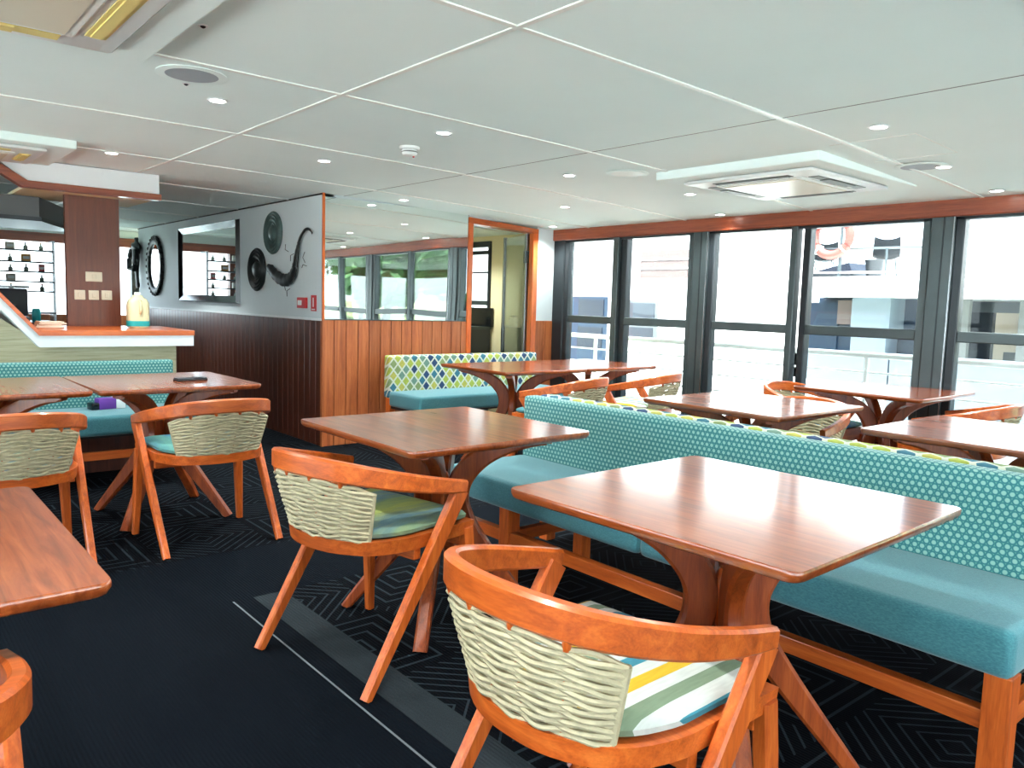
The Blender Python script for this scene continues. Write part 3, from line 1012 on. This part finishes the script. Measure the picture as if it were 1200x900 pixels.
# --- benches
def bench(name, label, L, hexm, loc, rz, splits=1, legs=None):
    """seat faces -y, length along x from 0 to L; back front face at y = 0"""
    t = thing(name, label, 'bench', loc, rz)
    sw = L / splits
    for k in range(splits):
        mesh_obj('seat_cushion', BX(k * sw + .002, (k + 1) * sw - .002, -.47, .01, .335, .46, bevel=.028, seg=3), 'teal_fabric', t, True)
    bm = BX(0, L, 0, .09, .40, .757, bevel=.022, seg=3)
    mesh_obj('backrest', bm, hexm, t, True)
    mesh_obj('seat_base', BX(.02, L - .02, -.40, .05, .315, .345), 'black_seam', t)
    for x in (legs or (.035, L - .035)):
        mesh_obj('leg', BX(x - .032, x + .032, -.455, -.39, 0, .34, bevel=.004), 'timber_z', t)
        mesh_obj('leg', BX(x - .03, x + .03, .0, .06, 0, .40, bevel=.004), 'timber_z', t)
        mesh_obj('stretcher', BX(x - .018, x + .018, -.39, .0, .185, .235, bevel=.003), 'timber_y', t)
    mesh_obj('stretcher', BX(.06, L - .06, -.445, -.405, .185, .235, bevel=.003), 'timber_x', t)
    return t

# long bench: local +x runs along world -y so its seat faces world -x
LB0, LB1 = .59, 2.95
b1 = bench('upholstered_bench', 'long teal bench with dotted hexagon backrest beside the two nearest tables', LB1 - LB0, 'hex_fabric_xz', (2.57, LB1, 0), -PI / 2, 2, (.42, LB1 - LB0 - .035))
b2 = bench('upholstered_bench', 'bench facing the windows, only its diamond-patterned top strip showing behind the teal one', LB1 - LB0, 'diamond_fabric_xz', (2.765, LB0, 0), PI / 2, 2)
b3 = bench('upholstered_bench', 'far bench with lime and blue diamond backrest against the plank wainscot', 1.64, 'diamond_fabric_xz', (3.40, 5.60, 0), 0, 1)
b4 = bench('upholstered_bench', 'bar bench with dotted teal backrest at the foot of the bar counter', 2.35, 'hex_fabric_xz', (-.64, 5.672, 0), 0, 2)

# ------------------------------------------------------------------ bar
bar = thing('bar_counter', 'bar counter with pale streaked front, white fascia and wooden top stepping up', 'bar', (0, 5.78, 0))
pf = [(-1.4, 0), (1.76, 0), (1.76, .87), (.93, .87), (.66, 1.07), (-1.4, 1.07)]
mesh_obj('front_panel', prism(bmesh.new(), [(x, 0, z) for x, z in pf], (0, .06, 0)), 'travertine', bar)
def band(z_off, th, y0, y1, mat, name, xr):
    prof = [(-1.4, 1.235), (.665, 1.235), (.92, .925), (xr, .925)]
    prof = [(-1.4, 1.21), (.66, 1.21), (.905, .925), (xr, .925)]
    up_ = [(x, z + z_off + th) for x, z in prof]
    lo_ = [(x, z + z_off) for x, z in prof]
    poly = [(x, y0, z) for x, z in lo_] + [(x, y0, z) for x, z in up_[::-1]]
    return mesh_obj(name, prism(bmesh.new(), poly, (0, y1 - y0, 0)), mat, bar)
band(-.073, .073, -.10, .62, 'trim_white', 'fascia', 1.85)
band(0, .034, -.105, .72, 'timber_x', 'counter_top', 1.855)
mesh_obj('body', BX(-1.4, 1.70, .06, .55, 0, .85), 'travertine', bar)
mesh_obj('kick_panel', BX(-1.4, 1.755, -.012, 0, 0, .42), 'dark_plank', bar)

pl = struct(mesh_obj('trim_4', BX(1.205, 1.56, 6.42, 6.47, .955, 2.06), 'pillar_wood'))
pl2 = struct(mesh_obj('trim_5', BX(1.205, 1.56, 6.42, 6.47, 0, .955), 'pillar_wood'))
for k, (xa, xb, za, zb) in enumerate(((1.326, 1.437, 1.284, 1.355), (1.25, 1.322, 1.150, 1.220), (1.343, 1.412, 1.150, 1.220), (1.428, 1.50, 1.152, 1.222))):
    lb = ['wide switch plate, upper one on the brown pillar', 'left switch plate of the lower row of three on the pillar', 'middle switch plate of the lower row of three on the pillar', 'right switch plate of the lower row of three on the pillar'][k]
    s = thing('switch_plate', lb, 'switch', ((xa + xb) / 2, 6.42, (za + zb) / 2), group='switches on the pillar')
    hx, hz = (xb - xa) / 2, (zb - za) / 2
    mesh_obj('plate', BX(-hx, hx, -.008, 0, -hz, hz, bevel=.003, seg=1), 'plastic_cream', s)
    mesh_obj('rocker', BX(-.012, .012, -.012, -.008, -.018, .018, bevel=.002, seg=1), 'plastic_cream', s)

# soffit above the bar
so = thing('bar_soffit', 'white soffit with brown timber edge stepping down above the bar', 'soffit', (0, 6.1, 0))
pf = [(.78, 2.06), (.78, 2.03), (.93, 1.925), (1.755, 1.925), (1.755, 2.062)]
mesh_obj('fascia', prism(bmesh.new(), [(x, 0, z) for x, z in pf], (0, .05, 0)), 'trim_white', so)
pe = [(.62, 2.06), (.66, 2.06), (.935, 1.905), (.935, 1.905), (1.765, 1.905)]
edge = [(.60, 2.065), (.90, 1.882), (1.765, 1.882), (1.765, 1.925), (.93, 1.925), (.70, 2.065)]
mesh_obj('timber_edge', prism(bmesh.new(), [(x, -.02, z) for x, z in edge], (0, .08, 0)), 'beam_wood_x', so)
mesh_obj('soffit_board', BX(.93, 1.755, .06, .85, 1.895, 1.915), 'wall_cream', so)
mesh_obj('soffit_side', BX(1.735, 1.755, .05, .85, 1.915, 2.06), 'trim_white', so)
cn = thing('bar_canopy', 'dark grey canopy hanging over the bar beside the pillar', 'canopy', (0, 6.75, 0))
poly = [(-.9, 0, 0), (1.10, 0, 0), (1.42, .75, 0), (1.42, 1.0, 0), (-.9, 1.0, 0)]
mesh_obj('panel', prism(bmesh.new(), [(x, y, 1.74) for x, y, z in poly], (0, 0, .15)), 'canopy_grey', cn)
mesh_obj('rim', prism(bmesh.new(), [(x * 1.01, y - .01, 1.715) for x, y, z in poly], (0, 0, .03)), 'frame_dark', cn)

# jug, towels on the counter
jg = thing('plastic_jug', 'cream plastic jug with teal label on the bar counter right of the pillar', 'jug', (1.60, 6.12, .96))
lv = [(.055, .052, 0), (.072, .055, .006), (.074, .056, .02), (.074, .056, .15), (.072, .055, .18), (.06, .048, .205), (.035, .032, .222), (.03, .03, .235)]
def superring(bm, a, b, z, n=28):
    out = []
    for k in range(n):
        q = 2 * PI * k / n
        cs_, sn = math.cos(q), math.sin(q)
        out.append(bm.verts.new((a * math.copysign(abs(cs_) ** .6, cs_), b * math.copysign(abs(sn) ** .6, sn), z)))
    return out
def loft(levels):
    bm = bmesh.new()
    rs = [superring(bm, *l) for l in levels]
    n = len(rs[0])
    for r0, r1 in zip(rs, rs[1:]):
        for k in range(n):
            bm.faces.new((r0[k], r0[(k + 1) % n], r1[(k + 1) % n], r1[k]))
    bm.faces.new(rs[0][::-1])
    bm.faces.new(rs[-1])
    return bm
mesh_obj('body', loft(lv), 'jug_plastic', jg, True)
mesh_obj('label_band', loft([(.0755, .0575, .012), (.0755, .0575, .05)]), 'teal_label', jg, True)
mesh_obj('cap', lathe(bmesh.new(), [(.022, .233), (.022, .252), (.018, .256)], 16), 'plastic_white', jg, True)
mesh_obj('handle', tube(bmesh.new(), catmull([(.0, -.05, .20), (.0, -.075, .185), (.0, -.08, .13), (.0, -.06, .10)], 4), .009, 8), 'jug_plastic', jg, True)
for k, (z, lbl) in enumerate(((.96, 'lower folded pale towel on the bar counter'), (.982, 'upper folded yellowish towel on the bar counter'))):
    tw = thing('folded_towel', lbl, 'towel', (1.03 + .01 * k, 6.1, z), .1 * k, 'folded towels on the bar')
    mesh_obj('cloth', BX(-.085, .085, -.06, .06, 0, .011, bevel=.005, seg=2), 'towel', tw, True)
    mesh_obj('fold', BX(-.08, .07, -.058, .05, .0112, .021, bevel=.0045, seg=2), 'towel', tw, True)

# small things left on table and bench
tr_ = thing('pen_case', 'small dark slim case lying on the table before the bar bench', 'case', (1.42, 4.42, TH), .1)
mesh_obj('base', BX(-.085, .085, -.03, .03, 0, .009, bevel=.003, seg=1), 'frame_dark', tr_)
mesh_obj('lid', BX(-.083, .083, -.028, .028, .0092, .016, bevel=.003, seg=1), 'coffee_dark', tr_)
mesh_obj('clip', BX(.02, .06, -.0295, .0295, .0162, .019), 'steel', tr_)
pk = thing('purple_packet', 'purple and white packet lying on the bar bench under the table', 'packet', (1.26, 5.53, .461), .15)
mesh_obj('box', BX(-.075, .075, -.04, .04, 0, .07, bevel=.008), 'purple_box', pk, True)
mesh_obj('sleeve', BX(.03, .09, -.042, .042, .0, .072, bevel=.006), 'plastic_white', pk, True)
mesh_obj('flap', BX(-.12, -.07, -.04, .04, 0, .045, bevel=.008), 'black_gloss', pk, True)

# ------------------------------------------------------------------ far end behind the bar: shelving with goods
sh = thing('shelf_unit', 'glass-shelved rack in front of the far window behind the bar', 'shelf', (1.55, 11.35, 0))
for xx in (-.62, .42):
    mesh_obj('upright', BX(xx - .015, xx + .015, -.12, .12, 0, 1.82), 'steel', sh)
SHZ = (1.20, 1.32, 1.44, 1.56, 1.70)
for z in SHZ:
    mesh_obj('shelf', BX(-.62, .42, -.12, .12, z - .018, z), 'frame_dark', sh)
mesh_obj('shelf', BX(-.62, .42, -.2, .2, .92, .94), 'frame_dark', sh)
rr = random.Random(3)
cols = ['black', 'red', 'green', 'sand', 'orange', 'violet']
rows = ['lowest', 'second', 'third', 'fourth', 'top']
for zi, z in enumerate(SHZ):
    for k in range(6):
        c = rr.randrange(6)
        if rr.random() < .25:
            continue
        h = .06 + .03 * rr.random()
        x = -.52 + k * .165
        place = ['far left', 'left', 'left of middle', 'right of middle', 'right', 'far right'][k]
        if rr.random() < .55:
            o = thing('shelf_packet', '%s packet at %s of the %s rack shelf' % (cols[c], place, rows[zi]), 'packet', (1.55 + x, 11.35, z), group='goods on the far rack')
            ww = .03 + .02 * rr.random()
            mesh_obj('box', BX(-ww, ww, -.03, .03, 0, h, bevel=.004, seg=1), 'pack_%d' % c, o)
            mesh_obj('face_label', BX(-ww * .7, ww * .7, -.032, -.03, h * .3, h * .7), 'plastic_white', o)
        else:
            o = thing('bottle', 'small bottle at %s of the %s rack shelf' % (place, rows[zi]), 'bottle', (1.55 + x, 11.35, z), group='goods on the far rack')
            mesh_obj('body', lathe(bmesh.new(), [(.024, 0), (.026, .005), (.026, h * .55), (.01, h * .75), (.01, h)], 12), 'glass_bottle', o, True)
            mesh_obj('cap', lathe(bmesh.new(), [(.012, h), (.012, h + .012), (.008, h + .014)], 10), 'pack_%d' % c, o, True)
cm = thing('coffee_machine', 'dark coffee machine standing behind the bar by the far rack', 'coffee machine', (.98, 8.2, 0))
mesh_obj('stand', BX(-.35, .45, -.25, .3, 0, .93), 'coffee_dark', cm)
mesh_obj('body', BX(-.22, .22, -.2, .22, .98, 1.22, bevel=.02), 'coffee_dark', cm, True)
mesh_obj('top_tray', BX(-.23, .23, -.2, .22, 1.222, 1.245), 'steel', cm)
mesh_obj('drip_tray', BX(-.22, .22, -.26, -.05, .935, .975, bevel=.006), 'steel', cm)
for xx in (-.1, .1):
    mesh_obj('group_head', lathe(bmesh.new(), [(.03, 1.03), (.034, 1.05), (.034, 1.08)], 14, 'Z', (xx, -.21, 0)), 'steel', cm, True)
for k in range(3):
    j = thing('drink_can', ['pale can left of the coffee machine trays', 'orange can in front of the coffee machine', 'teal bottle right of the coffee machine'][k], 'can', (.70 + .28 * k, 8.02, .93), group='cans behind the bar')
    mesh_obj('body', lathe(bmesh.new(), [(.03, 0), (.034, .008), (.034, .10), (.028, .115)], 16), ['plastic_cream', 'pack_4', 'teal_label'][k], j, True)
    mesh_obj('lid', lathe(bmesh.new(), [(.027, .1152), (.027, .119), (.02, .12)], 16), 'steel', j, True)

# ------------------------------------------------------------------ ceiling fittings
LIGHTS = [(1.281, 3.582), (1.277, 5.4), (2.283, 4.559), (2.321, 3.334), (3.516, 3.66), (4.433, 4.651), (5.221, 5.635), (3.504, 5.585), (3.49, 1.688), (4.46, 1.793), (5.249, 1.80), (4.459, 3.436), (5.298, 3.781),
          (1.28, 1.2), (.1, 3.4), (.1, 1.0), (3.5, -.4), (4.45, -.4), (2.3, -1.2), (1.28, -1.2), (-1.2, 1.0), (-1.2, 3.4), (-1.2, 5.4), (.2, 7.6), (2.1, 8.2), (1.0, 9.8), (4.9, 6.9)]
HID = ['over the nearest armchair, above the picture', 'beside the upper left air conditioner', 'over the orange table at the left edge', 'behind the camera, second row from the windows', 'behind the camera, nearest the windows', 'behind the camera, fourth row from the windows', 'behind the camera, third row from the windows', 'left of the picture, row nearest the camera', 'left of the picture, middle row', 'left of the picture, row before the bar', 'over the bar behind the canopy', 'in the passage before the big partition mirror', 'at the far end before the shelf rack', 'inside the little room behind the doorway']  # unseen downlights, kept for the light they add
LW = ['over the table in front of the bar bench', 'just before the bar canopy', 'left of the smoke detector', 'right of the smoke detector', 'between the smoke detector and the window beam', 'over the far pair of tables',
      'in the corner by the window beam', 'nearest to the top of the wavy mirror', 'at upper right, beside the air conditioner', 'beside the grey speaker at right', 'next to the window beam at the right edge', 'left of the air conditioner', 'against the window beam below the air conditioner']
lamp_proto = None
for k, (x, y) in enumerate(LIGHTS):
    z = cz(x)
    lab = ('recessed round ceiling downlight ' + LW[k]) if k < len(LW) else ('recessed round ceiling downlight ' + HID[k - len(LW)])
    if lamp_proto is None:
        o = thing('ceiling_downlight', lab, 'downlight', (x, y, z), group='ceiling downlights')
        mesh_obj('trim_ring', lathe(bmesh.new(), [(.042, .0), (.046, -.003), (.042, -.007), (.034, -.006), (.032, -.001)], 24), 'trim_white', o, True)
        mesh_obj('lens', lathe(bmesh.new(), [(.033, -.002), (.033, -.0045), (.02, -.006)], 20), 'lamp_glow', o, True)
        lamp_proto = o
    else:
        o = copy_tree(lamp_proto)
        o.location = (x, y, z)
        tag(o, lab, 'downlight', 'ceiling downlights')
    ld = bpy.data.lights.new('downlight_beam', 'SPOT')
    ld.energy = LAMP * (.3 if k in (6, 10) else 1)
    ld.spot_size = math.radians(130)
    ld.spot_blend = .8
    ld.shadow_soft_size = .03
    ld.color = (.94, 1, .98)
    lo = bpy.data.objects.new('downlight_beam', ld)
    col.objects.link(lo)
    lo.parent = o
    lo.location = (0, 0, -.02)

def speaker(x, y, label, gm='speaker_grey'):
    o = thing('ceiling_speaker', label, 'speaker', (x, y, cz(x)), group='flush ceiling speakers')
    mesh_obj('grille', lathe(bmesh.new(), [(.125, 0), (.125, -.004), (.02, -.006)], 32), gm, o, True)
    mesh_obj('rim', lathe(bmesh.new(), [(.131, 0), (.133, -.003), (.126, -.0045)], 32), 'ceiling_white', o, True)
speaker(1.066, 3.26, 'flush grey round ceiling speaker at upper left')
speaker(4.40, 1.885, 'flush grey round ceiling speaker beside the window-side air conditioner')
speaker(3.68, 3.32, 'flush white round ceiling speaker left of the air conditioner corner', 'strip_white')
sm = thing('smoke_detector', 'white smoke detector on the ceiling above the long bench', 'smoke detector', (2.403, 3.777, cz(2.4)))
mesh_obj('base', lathe(bmesh.new(), [(.055, 0), (.056, -.006), (.052, -.016), (.044, -.018)], 28), 'plastic_white', sm, True)
mesh_obj('sensor', lathe(bmesh.new(), [(.04, -.018), (.044, -.03), (.038, -.045), (.02, -.052)], 28), 'plastic_white', sm, True)
mesh_obj('vent_band', lathe(bmesh.new(), [(.0445, -.026), (.046, -.029), (.0445, -.032)], 28), 'slot_grey', sm, True)
mesh_obj('warning_lamp', lathe(bmesh.new(), [(.006, -.05), (.006, -.055), (.003, -.057)], 10, 'Z', (.02, -.01, 0)), 'red_plastic', sm, True)
for k, (x, y) in enumerate(((.905, 2.655), (1.093, 3.413))):
    o = thing('ceiling_sensor', ['tiny black ceiling stud near the upper left unit', 'tiny black ceiling stud beside the left speaker'][k], 'stud', (x, y, cz(x)), group='ceiling studs')
    mesh_obj('dome', lathe(bmesh.new(), [(.009, 0), (.009, -.004), (.004, -.008)], 12), 'black_seam', o, True)
    mesh_obj('collar', lathe(bmesh.new(), [(.016, 0), (.016, -.002), (.010, -.0025)], 12), 'plastic_white', o, True)

def cassette(x0, x1, y0, y1, label, d=.03, sm='slot_grey'):
    z = cz((x0 + x1) / 2)
    cx_, cy_ = (x0 + x1) / 2, (y0 + y1) / 2
    o = thing('air_conditioner', label, 'air conditioner', (cx_, cy_, z), group='ceiling air conditioners')
    hx, hy = (x1 - x0) / 2, (y1 - y0) / 2
    mesh_obj('plinth', BX(-hx, hx, -hy, hy, -d, .03, bevel=.008), 'ceiling_white', o)
    px, py = hx - .13, hy - .11
    mesh_obj('face_panel', BX(-px, px, -py, py, -d - .022, -d, bevel=.016, seg=2), 'plastic_white', o, True)
    ix, iy = px - .17, py - .17
    zf = -d - .022
    mesh_obj('intake_frame', BX(-ix - .03, ix + .03, -iy - .03, iy + .03, zf - .008, zf, bevel=.004, seg=1), 'strip_white', o)
    mesh_obj('intake_grille', BX(-ix, ix, -iy, iy, zf - .012, zf - .008), 'plastic_cream', o)
    for (sx, sy, lx, ly) in ((1, 0, .03, iy), (-1, 0, .03, iy), (0, 1, ix, .03), (0, -1, ix, .03)):
        a, b = sx * (px - .085), sy * (py - .085)
        s_ = mesh_obj('air_slot', BX(a - lx, a + lx, b - ly, b + ly, zf - .003, zf + .001), sm, o)
        mesh_obj('flap', BX(a - lx * .55, a + lx * .55, b - ly * .95, b + ly * .95, zf - .008, zf - .003), sm, s_)
cassette(3.76, 4.90, 2.11, 3.16, 'ceiling cassette air conditioner beside the window beam')
cassette(-.31, .84, 2.03, 3.09, 'ceiling air conditioner at the upper left picture corner', .04, 'slot_lit_cream')
cassette(-.05, 1.04, 5.16, 6.0, 'ceiling air conditioner in front of the bar soffit at the left edge', .045, 'slot_lit_cream')

# ------------------------------------------------------------------ outside: own side deck and rail
dk = thing('side_deck', 'pale side deck outside the windows', 'deck', (0, 0, 0))
mesh_obj('planking', BX(XW + .1, 6.45, YB - 1, YF + 1, -.2, -.05), 'deck_grey', dk)
mesh_obj('hull_side', BX(6.40, 6.45, YB - 1, YF + 1, -1.2, .02), 'boat_white', dk)
dp = thing('port_bounce_deck', 'unseen pale deck added outside the left-hand windows to bounce sunlight inside', 'deck', (0, 0, 0))  # out-of-view white surface added to reflect sun up to the ceiling
mesh_obj('planking', BX(-10, XP - .1, YB - 1, YF + 1, -.2, -.05), 'boat_white', dp)
da = thing('aft_bounce_deck', 'unseen pale deck added behind the camera to bounce light inside', 'deck', (0, 0, 0))  # added out of view, its white planking reflects light through the aft glazing
mesh_obj('planking', BX(-10, 6.4, YB - 9, YB - 1.02, -.2, -.05), 'boat_white', da)
mesh_obj('threshold', BX(XP - .1, XW + .1, YB - 1, YB - .12, -.2, -.05), 'boat_white', da)
rl = thing('deck_railing', 'white tubular deck railing outside the windows', 'railing', (6.3, 0, 0))
mesh_obj('top_rail', tube(bmesh.new(), [(0, YB, .885), (0, YF, .885)], .026, 10), 'boat_white', rl, True)
for z in (.745, .60, .45, .3):
    mesh_obj('wire_rail', tube(bmesh.new(), [(0, YB, z), (0, YF, z)], .009, 8), 'boat_white', rl, True)
y = -4.6
while y < YF:
    mesh_obj('post', tube(bmesh.new(), [(0, y, -.05), (0, y, .885)], .02, 8), 'boat_white', rl, True)
    y += 1.52

# ------------------------------------------------------------------ the neighbouring boat
XB = 9.7
nb = thing('neighbour_boat', 'white passenger boat moored alongside, seen through the windows', 'boat', (XB, 0, 0))
def wallbox(name, mat, y0, y1, z0, z1, x0=0, x1=.15):
    return mesh_obj(name, BX(x0, x1, y0, y1, z0, z1), mat, nb)
wallbox('hull', 'boat_white', 4.36, 22, -1.2, .35, 0, 6)
wallbox('hull', 'boat_pale', -1.2, 4.36, -1.2, .35, 0, 6)
wallbox('recess_shade_wall', 'boat_blue', 3.78, 5.5, .35, 1.42, .35, .4)  # dark sheet added to stand in for shade under the upper deck
wallbox('upper_wall', 'boat_white', 5.62, 22, 1.42, 3.4)
wallbox('cabin_wall', 'boat_white', 5.50, 22, .35, 1.42)
wallbox('deck_edge', 'boat_white', -1.2, 5.40, 1.42, 1.66, -.5, 6)
wallbox('canopy_wall', 'boat_white', -1.2, 3.60, 1.66, 2.7, -.45, -.2)
wallbox('back_wall', 'boat_beige', -1.2, 5.6, .35, 1.42, 3.0, 3.1)
wallbox('cabin_roof', 'boat_white', 5.62, 22, 3.4, 3.5, 0, 6)
wallbox('upper_window', 'boat_brown', 7.3, 8.37, 1.69, 2.11, -.02, .02)
for z in (1.82, 1.96):
    wallbox('window_bar', 'boat_white', 7.3, 8.37, z, z + .02, -.03, 0)
wallbox('upper_window', 'boat_grey', 6.18, 6.68, 1.72, 2.09, -.02, .02)
wallbox('door_frame', 'boat_blue', 9.05, 10.4, .2, 1.38, -.02, .02)
wallbox('door_pane', 'boat_navy', 9.12, 9.72, .95, 1.33, -.03, 0)
wallbox('door_pane', 'boat_navy', 9.14, 9.72, .52, .86, -.03, 0)
wallbox('window_surround', 'canopy_grey', 7.97, 8.66, .72, 1.34, -.02, .02)
wallbox('window_pane', 'coffee_dark', 8.03, 8.6, .96, 1.29, -.03, 0)
wallbox('window_pane', 'coffee_dark', 8.05, 8.6, .74, .90, -.03, 0)
wallbox('drain_pipe', 'boat_grey', 7.97, 8.06, .0, .72, -.03, 0)
wallbox('window_pane', 'boat_blue', 5.05, 5.43, .72, 1.35, .02, .06)
wallbox('side_panel', 'boat_brown', 4.82, 5.05, 1.08, 1.385, .0, .05)
wallbox('bulwark', 'boat_pale', 4.36, 5.62, .35, .72, 0, .1)  # bulwark, locker and step greyed to paint in the under-deck shade
wallbox('white_locker', 'boat_pale', 4.36, 4.84, 1.05, 1.43, -.05, .4)
wallbox('bulwark_step', 'boat_pale', 4.40, 4.84, .72, .95, -.02, .3)
wallbox('teal_cover', 'boat_blue', 4.84, 5.05, .72, 1.07, .05, .1)
wallbox('shade_screen', 'boat_blue', 3.95, 4.34, .45, .9, .3, .36)
wallbox('gunwale', 'boat_pale', -1.2, 4.34, .35, .75, 0, .1)
for yy in (3.55, 2.95, 2.2, 1.2, 0.2):
    wallbox('post', 'boat_grey', yy - .05, yy + .05, .75, 1.42, .01, .09)
wallbox('interior_partition', 'coffee_dark', 3.55, 3.85, .5, 1.40, .9, 1.0)
wallbox('interior_partition', 'coffee_dark', 2.75, 2.95, .8, 1.40, .9, 1.0)
wallbox('interior_counter', 'boat_grey', 1.0, 3.5, .35, .80, 1.2, 1.3)
wallbox('ceiling_bulkhead', 'canopy_grey', -1.2, 4.3, 1.28, 1.41, .8, 1.0)
nr = thing('upper_deck_railing', 'grey tube railing on the upper deck of the neighbouring boat', 'railing', (XB + .05, 0, 1.68))
mesh_obj('top_rail', tube(bmesh.new(), [(0, 3.75, .345), (0, 5.6, .365)], .014, 8), 'frame_grey', nr, True)
mesh_obj('low_rail', tube(bmesh.new(), [(0, 3.75, .06), (0, 5.6, .06)], .012, 8), 'boat_white', nr, True)
for yy in (3.9, 4.5, 5.1, 5.55):
    mesh_obj('post', tube(bmesh.new(), [(0, yy, 0), (0, yy, .355)], .014, 8), 'frame_grey', nr, True)
mesh_obj('flag_pole', tube(bmesh.new(), [(.1, 5.14, 0), (.1, 5.14, 1.6)], .02, 8), 'frame_grey', nr, True)
rg = thing('life_ring', 'pinkish red life ring hanging on the neighbouring upper deck', 'life ring', (XB - .06, 5.16, 2.19))
pts = [(0, .235 * math.cos(2 * PI * k / 48), .235 * math.sin(2 * PI * k / 48)) for k in range(48)]
mesh_obj('ring', tube(bmesh.new(), pts, .055, 12, closed=True), 'ring_red', rg, True)
for k in range(4):
    a = PI / 4 + k * PI / 2
    pts = [(.06 * math.cos(b), (.235 + .06 * math.sin(b)) * math.cos(a), (.235 + .06 * math.sin(b)) * math.sin(a)) for b in [2 * PI * j / 14 for j in range(14)]]
    mesh_obj('rope_band', tube(bmesh.new(), pts, .012, 6, closed=True), 'plastic_white', rg, True)
def shell_chair(x, y, rz, label):
    o = thing('deck_chair', label, 'chair', (x, y, 1.68), rz, 'shell chairs on the upper deck')
    o.scale = (.72, .72, .72)
    bm = bmesh.new()
    prof = catmull([(-.02, .42), (.20, .40), (.30, .46), (.34, .62), (.36, .78)], 4)
    rows_ = []
    for p in prof:
        rows_.append([bm.verts.new((s * .24 * (1 - .25 * max(0, (p.y - .5))), p.x, p.y + .06 * abs(s) ** 2)) for s in (-1, -.6, -.2, .2, .6, 1)])
    for r0, r1 in zip(rows_, rows_[1:]):
        for k in range(5):
            bm.faces.new((r0[k], r0[k + 1], r1[k + 1], r1[k]))
    bmesh.ops.solidify(bm, geom=bm.faces[:], thickness=.02)
    mesh_obj('shell', bm, 'frame_dark', o, True)
    for sx in (-.2, .2):
        for sy in (0, .28):
            mesh_obj('leg', tube(bmesh.new(), [(sx * .8, sy, .42), (sx * 1.1, sy * 1.15 - .03, 0)], .014, 6), 'frame_grey', o, True)
for kk, (x, y, z, rz, lab) in enumerate(((XB + 1.45, 5.15, 0, 2.0, 'dark shell chair on the upper deck right of the life ring'), (XB + 1.3, 6.0, 0, -1.2, 'dark shell chair on the upper deck behind the life ring'))):
    shell_chair(x, y, rz, lab)
bk = thing('deck_planter', 'dark grey tapering tub on the upper deck beside the chair', 'tub', (XB + .5, 4.85, 1.68))
mesh_obj('tub', lathe(bmesh.new(), [(.09, 0), (.12, .22), (.135, .24), (.12, .24), (.11, .2)], 20), 'frame_dark', bk, True)
mesh_obj('soil', lathe(bmesh.new(), [(.11, .2), (.10, .205), (.02, .206)], 20), 'bark', bk, True)
lg = thing('deck_lounger', 'low dark covered lounger on the upper deck under the life ring', 'lounger', (XB + .6, 5.4, 1.68))
mesh_obj('base', BX(-.3, .3, -.35, .35, 0, .08, bevel=.02), 'frame_dark', lg, True)
mesh_obj('back_cushion', prism(bmesh.new(), [(-.3, -.35, .081), (-.3, .2, .081), (-.3, -.3, .20)], (.6, 0, 0)), 'boat_navy', lg)

# ------------------------------------------------------------------ water, bank, trees (seen in the mirror and far windows)
wt = thing('river', 'calm grey-green river water around the boats', 'water', (0, 0, -1.3))
wt['kind'] = 'stuff'
mesh_obj('surface', BX(-60, 70, -60, 60, -.1, 0), 'water', wt)
bkk = thing('river_bank', 'grassy river bank beyond the neighbouring boat', 'bank', (0, 0, 0))
mesh_obj('slope', prism(bmesh.new(), [(17, -70, -1.3), (22, -70, .3), (60, -70, 2.5), (60, -70, -1.5)], (0, 64, 0)), 'grass', bkk)
def tree(x, y, z, h, r, seed, label):
    q = random.Random(seed)
    o = thing('bank_tree', label, 'tree', (x, y, z), group='trees on the bank')
    mesh_obj('trunk', tube(bmesh.new(), [(0, 0, -.3), (.1, .05, h * .25), (.0, .1, h * .5), (.1, 0, h * .8)], [.22, .18, .13, .05], 8), 'bark', o, True)
    bm = bmesh.new()
    for k in range(1500):
        a, b, c = q.gauss(0, 1), q.gauss(0, 1), q.gauss(0, 1)
        d = math.sqrt(a * a + b * b + c * c)
        s = r * (.55 + .45 * q.random()) * (1 + .18 * math.sin(3 * a / d + seed) * math.cos(4 * b / d))
        p = Vector((a / d * s, b / d * s, h * .62 + c / d * s * .8))
        n_ = Vector((q.gauss(0, 1), q.gauss(0, 1), q.gauss(.6, 1))).normalized()
        u_ = n_.orthogonal().normalized()
        v_ = n_.cross(u_)
        sz = .22 + .16 * q.random()
        vs = [bm.verts.new(p + u_ * sz), bm.verts.new(p + v_ * sz * .5), bm.verts.new(p - u_ * sz), bm.verts.new(p - v_ * sz * .5)]
        bm.faces.new(vs)
    mesh_obj('foliage', bm, 'leaf', o)
TN = ['broad bank tree, first along the bank from the boat', 'tall bank tree behind the first one', 'round bank tree at the water edge', 'bank tree at the far end of the row', 'low bushy bank tree in the middle of the row', 'tall bank tree beyond the middle of the row', 'outermost bank tree of the row']
for k, (x, y, h, r) in enumerate(((21, -9, 6, 2.8), (25, -12, 7.5, 3.2), (20, -15, 5.5, 2.6), (23, -20, 7, 3.2), (18.5, -19, 4, 2.2), (27, -26, 8, 3.5), (22, -28, 7, 3.2))):
    tree(x, y, .2, h, r, k + 1, TN[k])
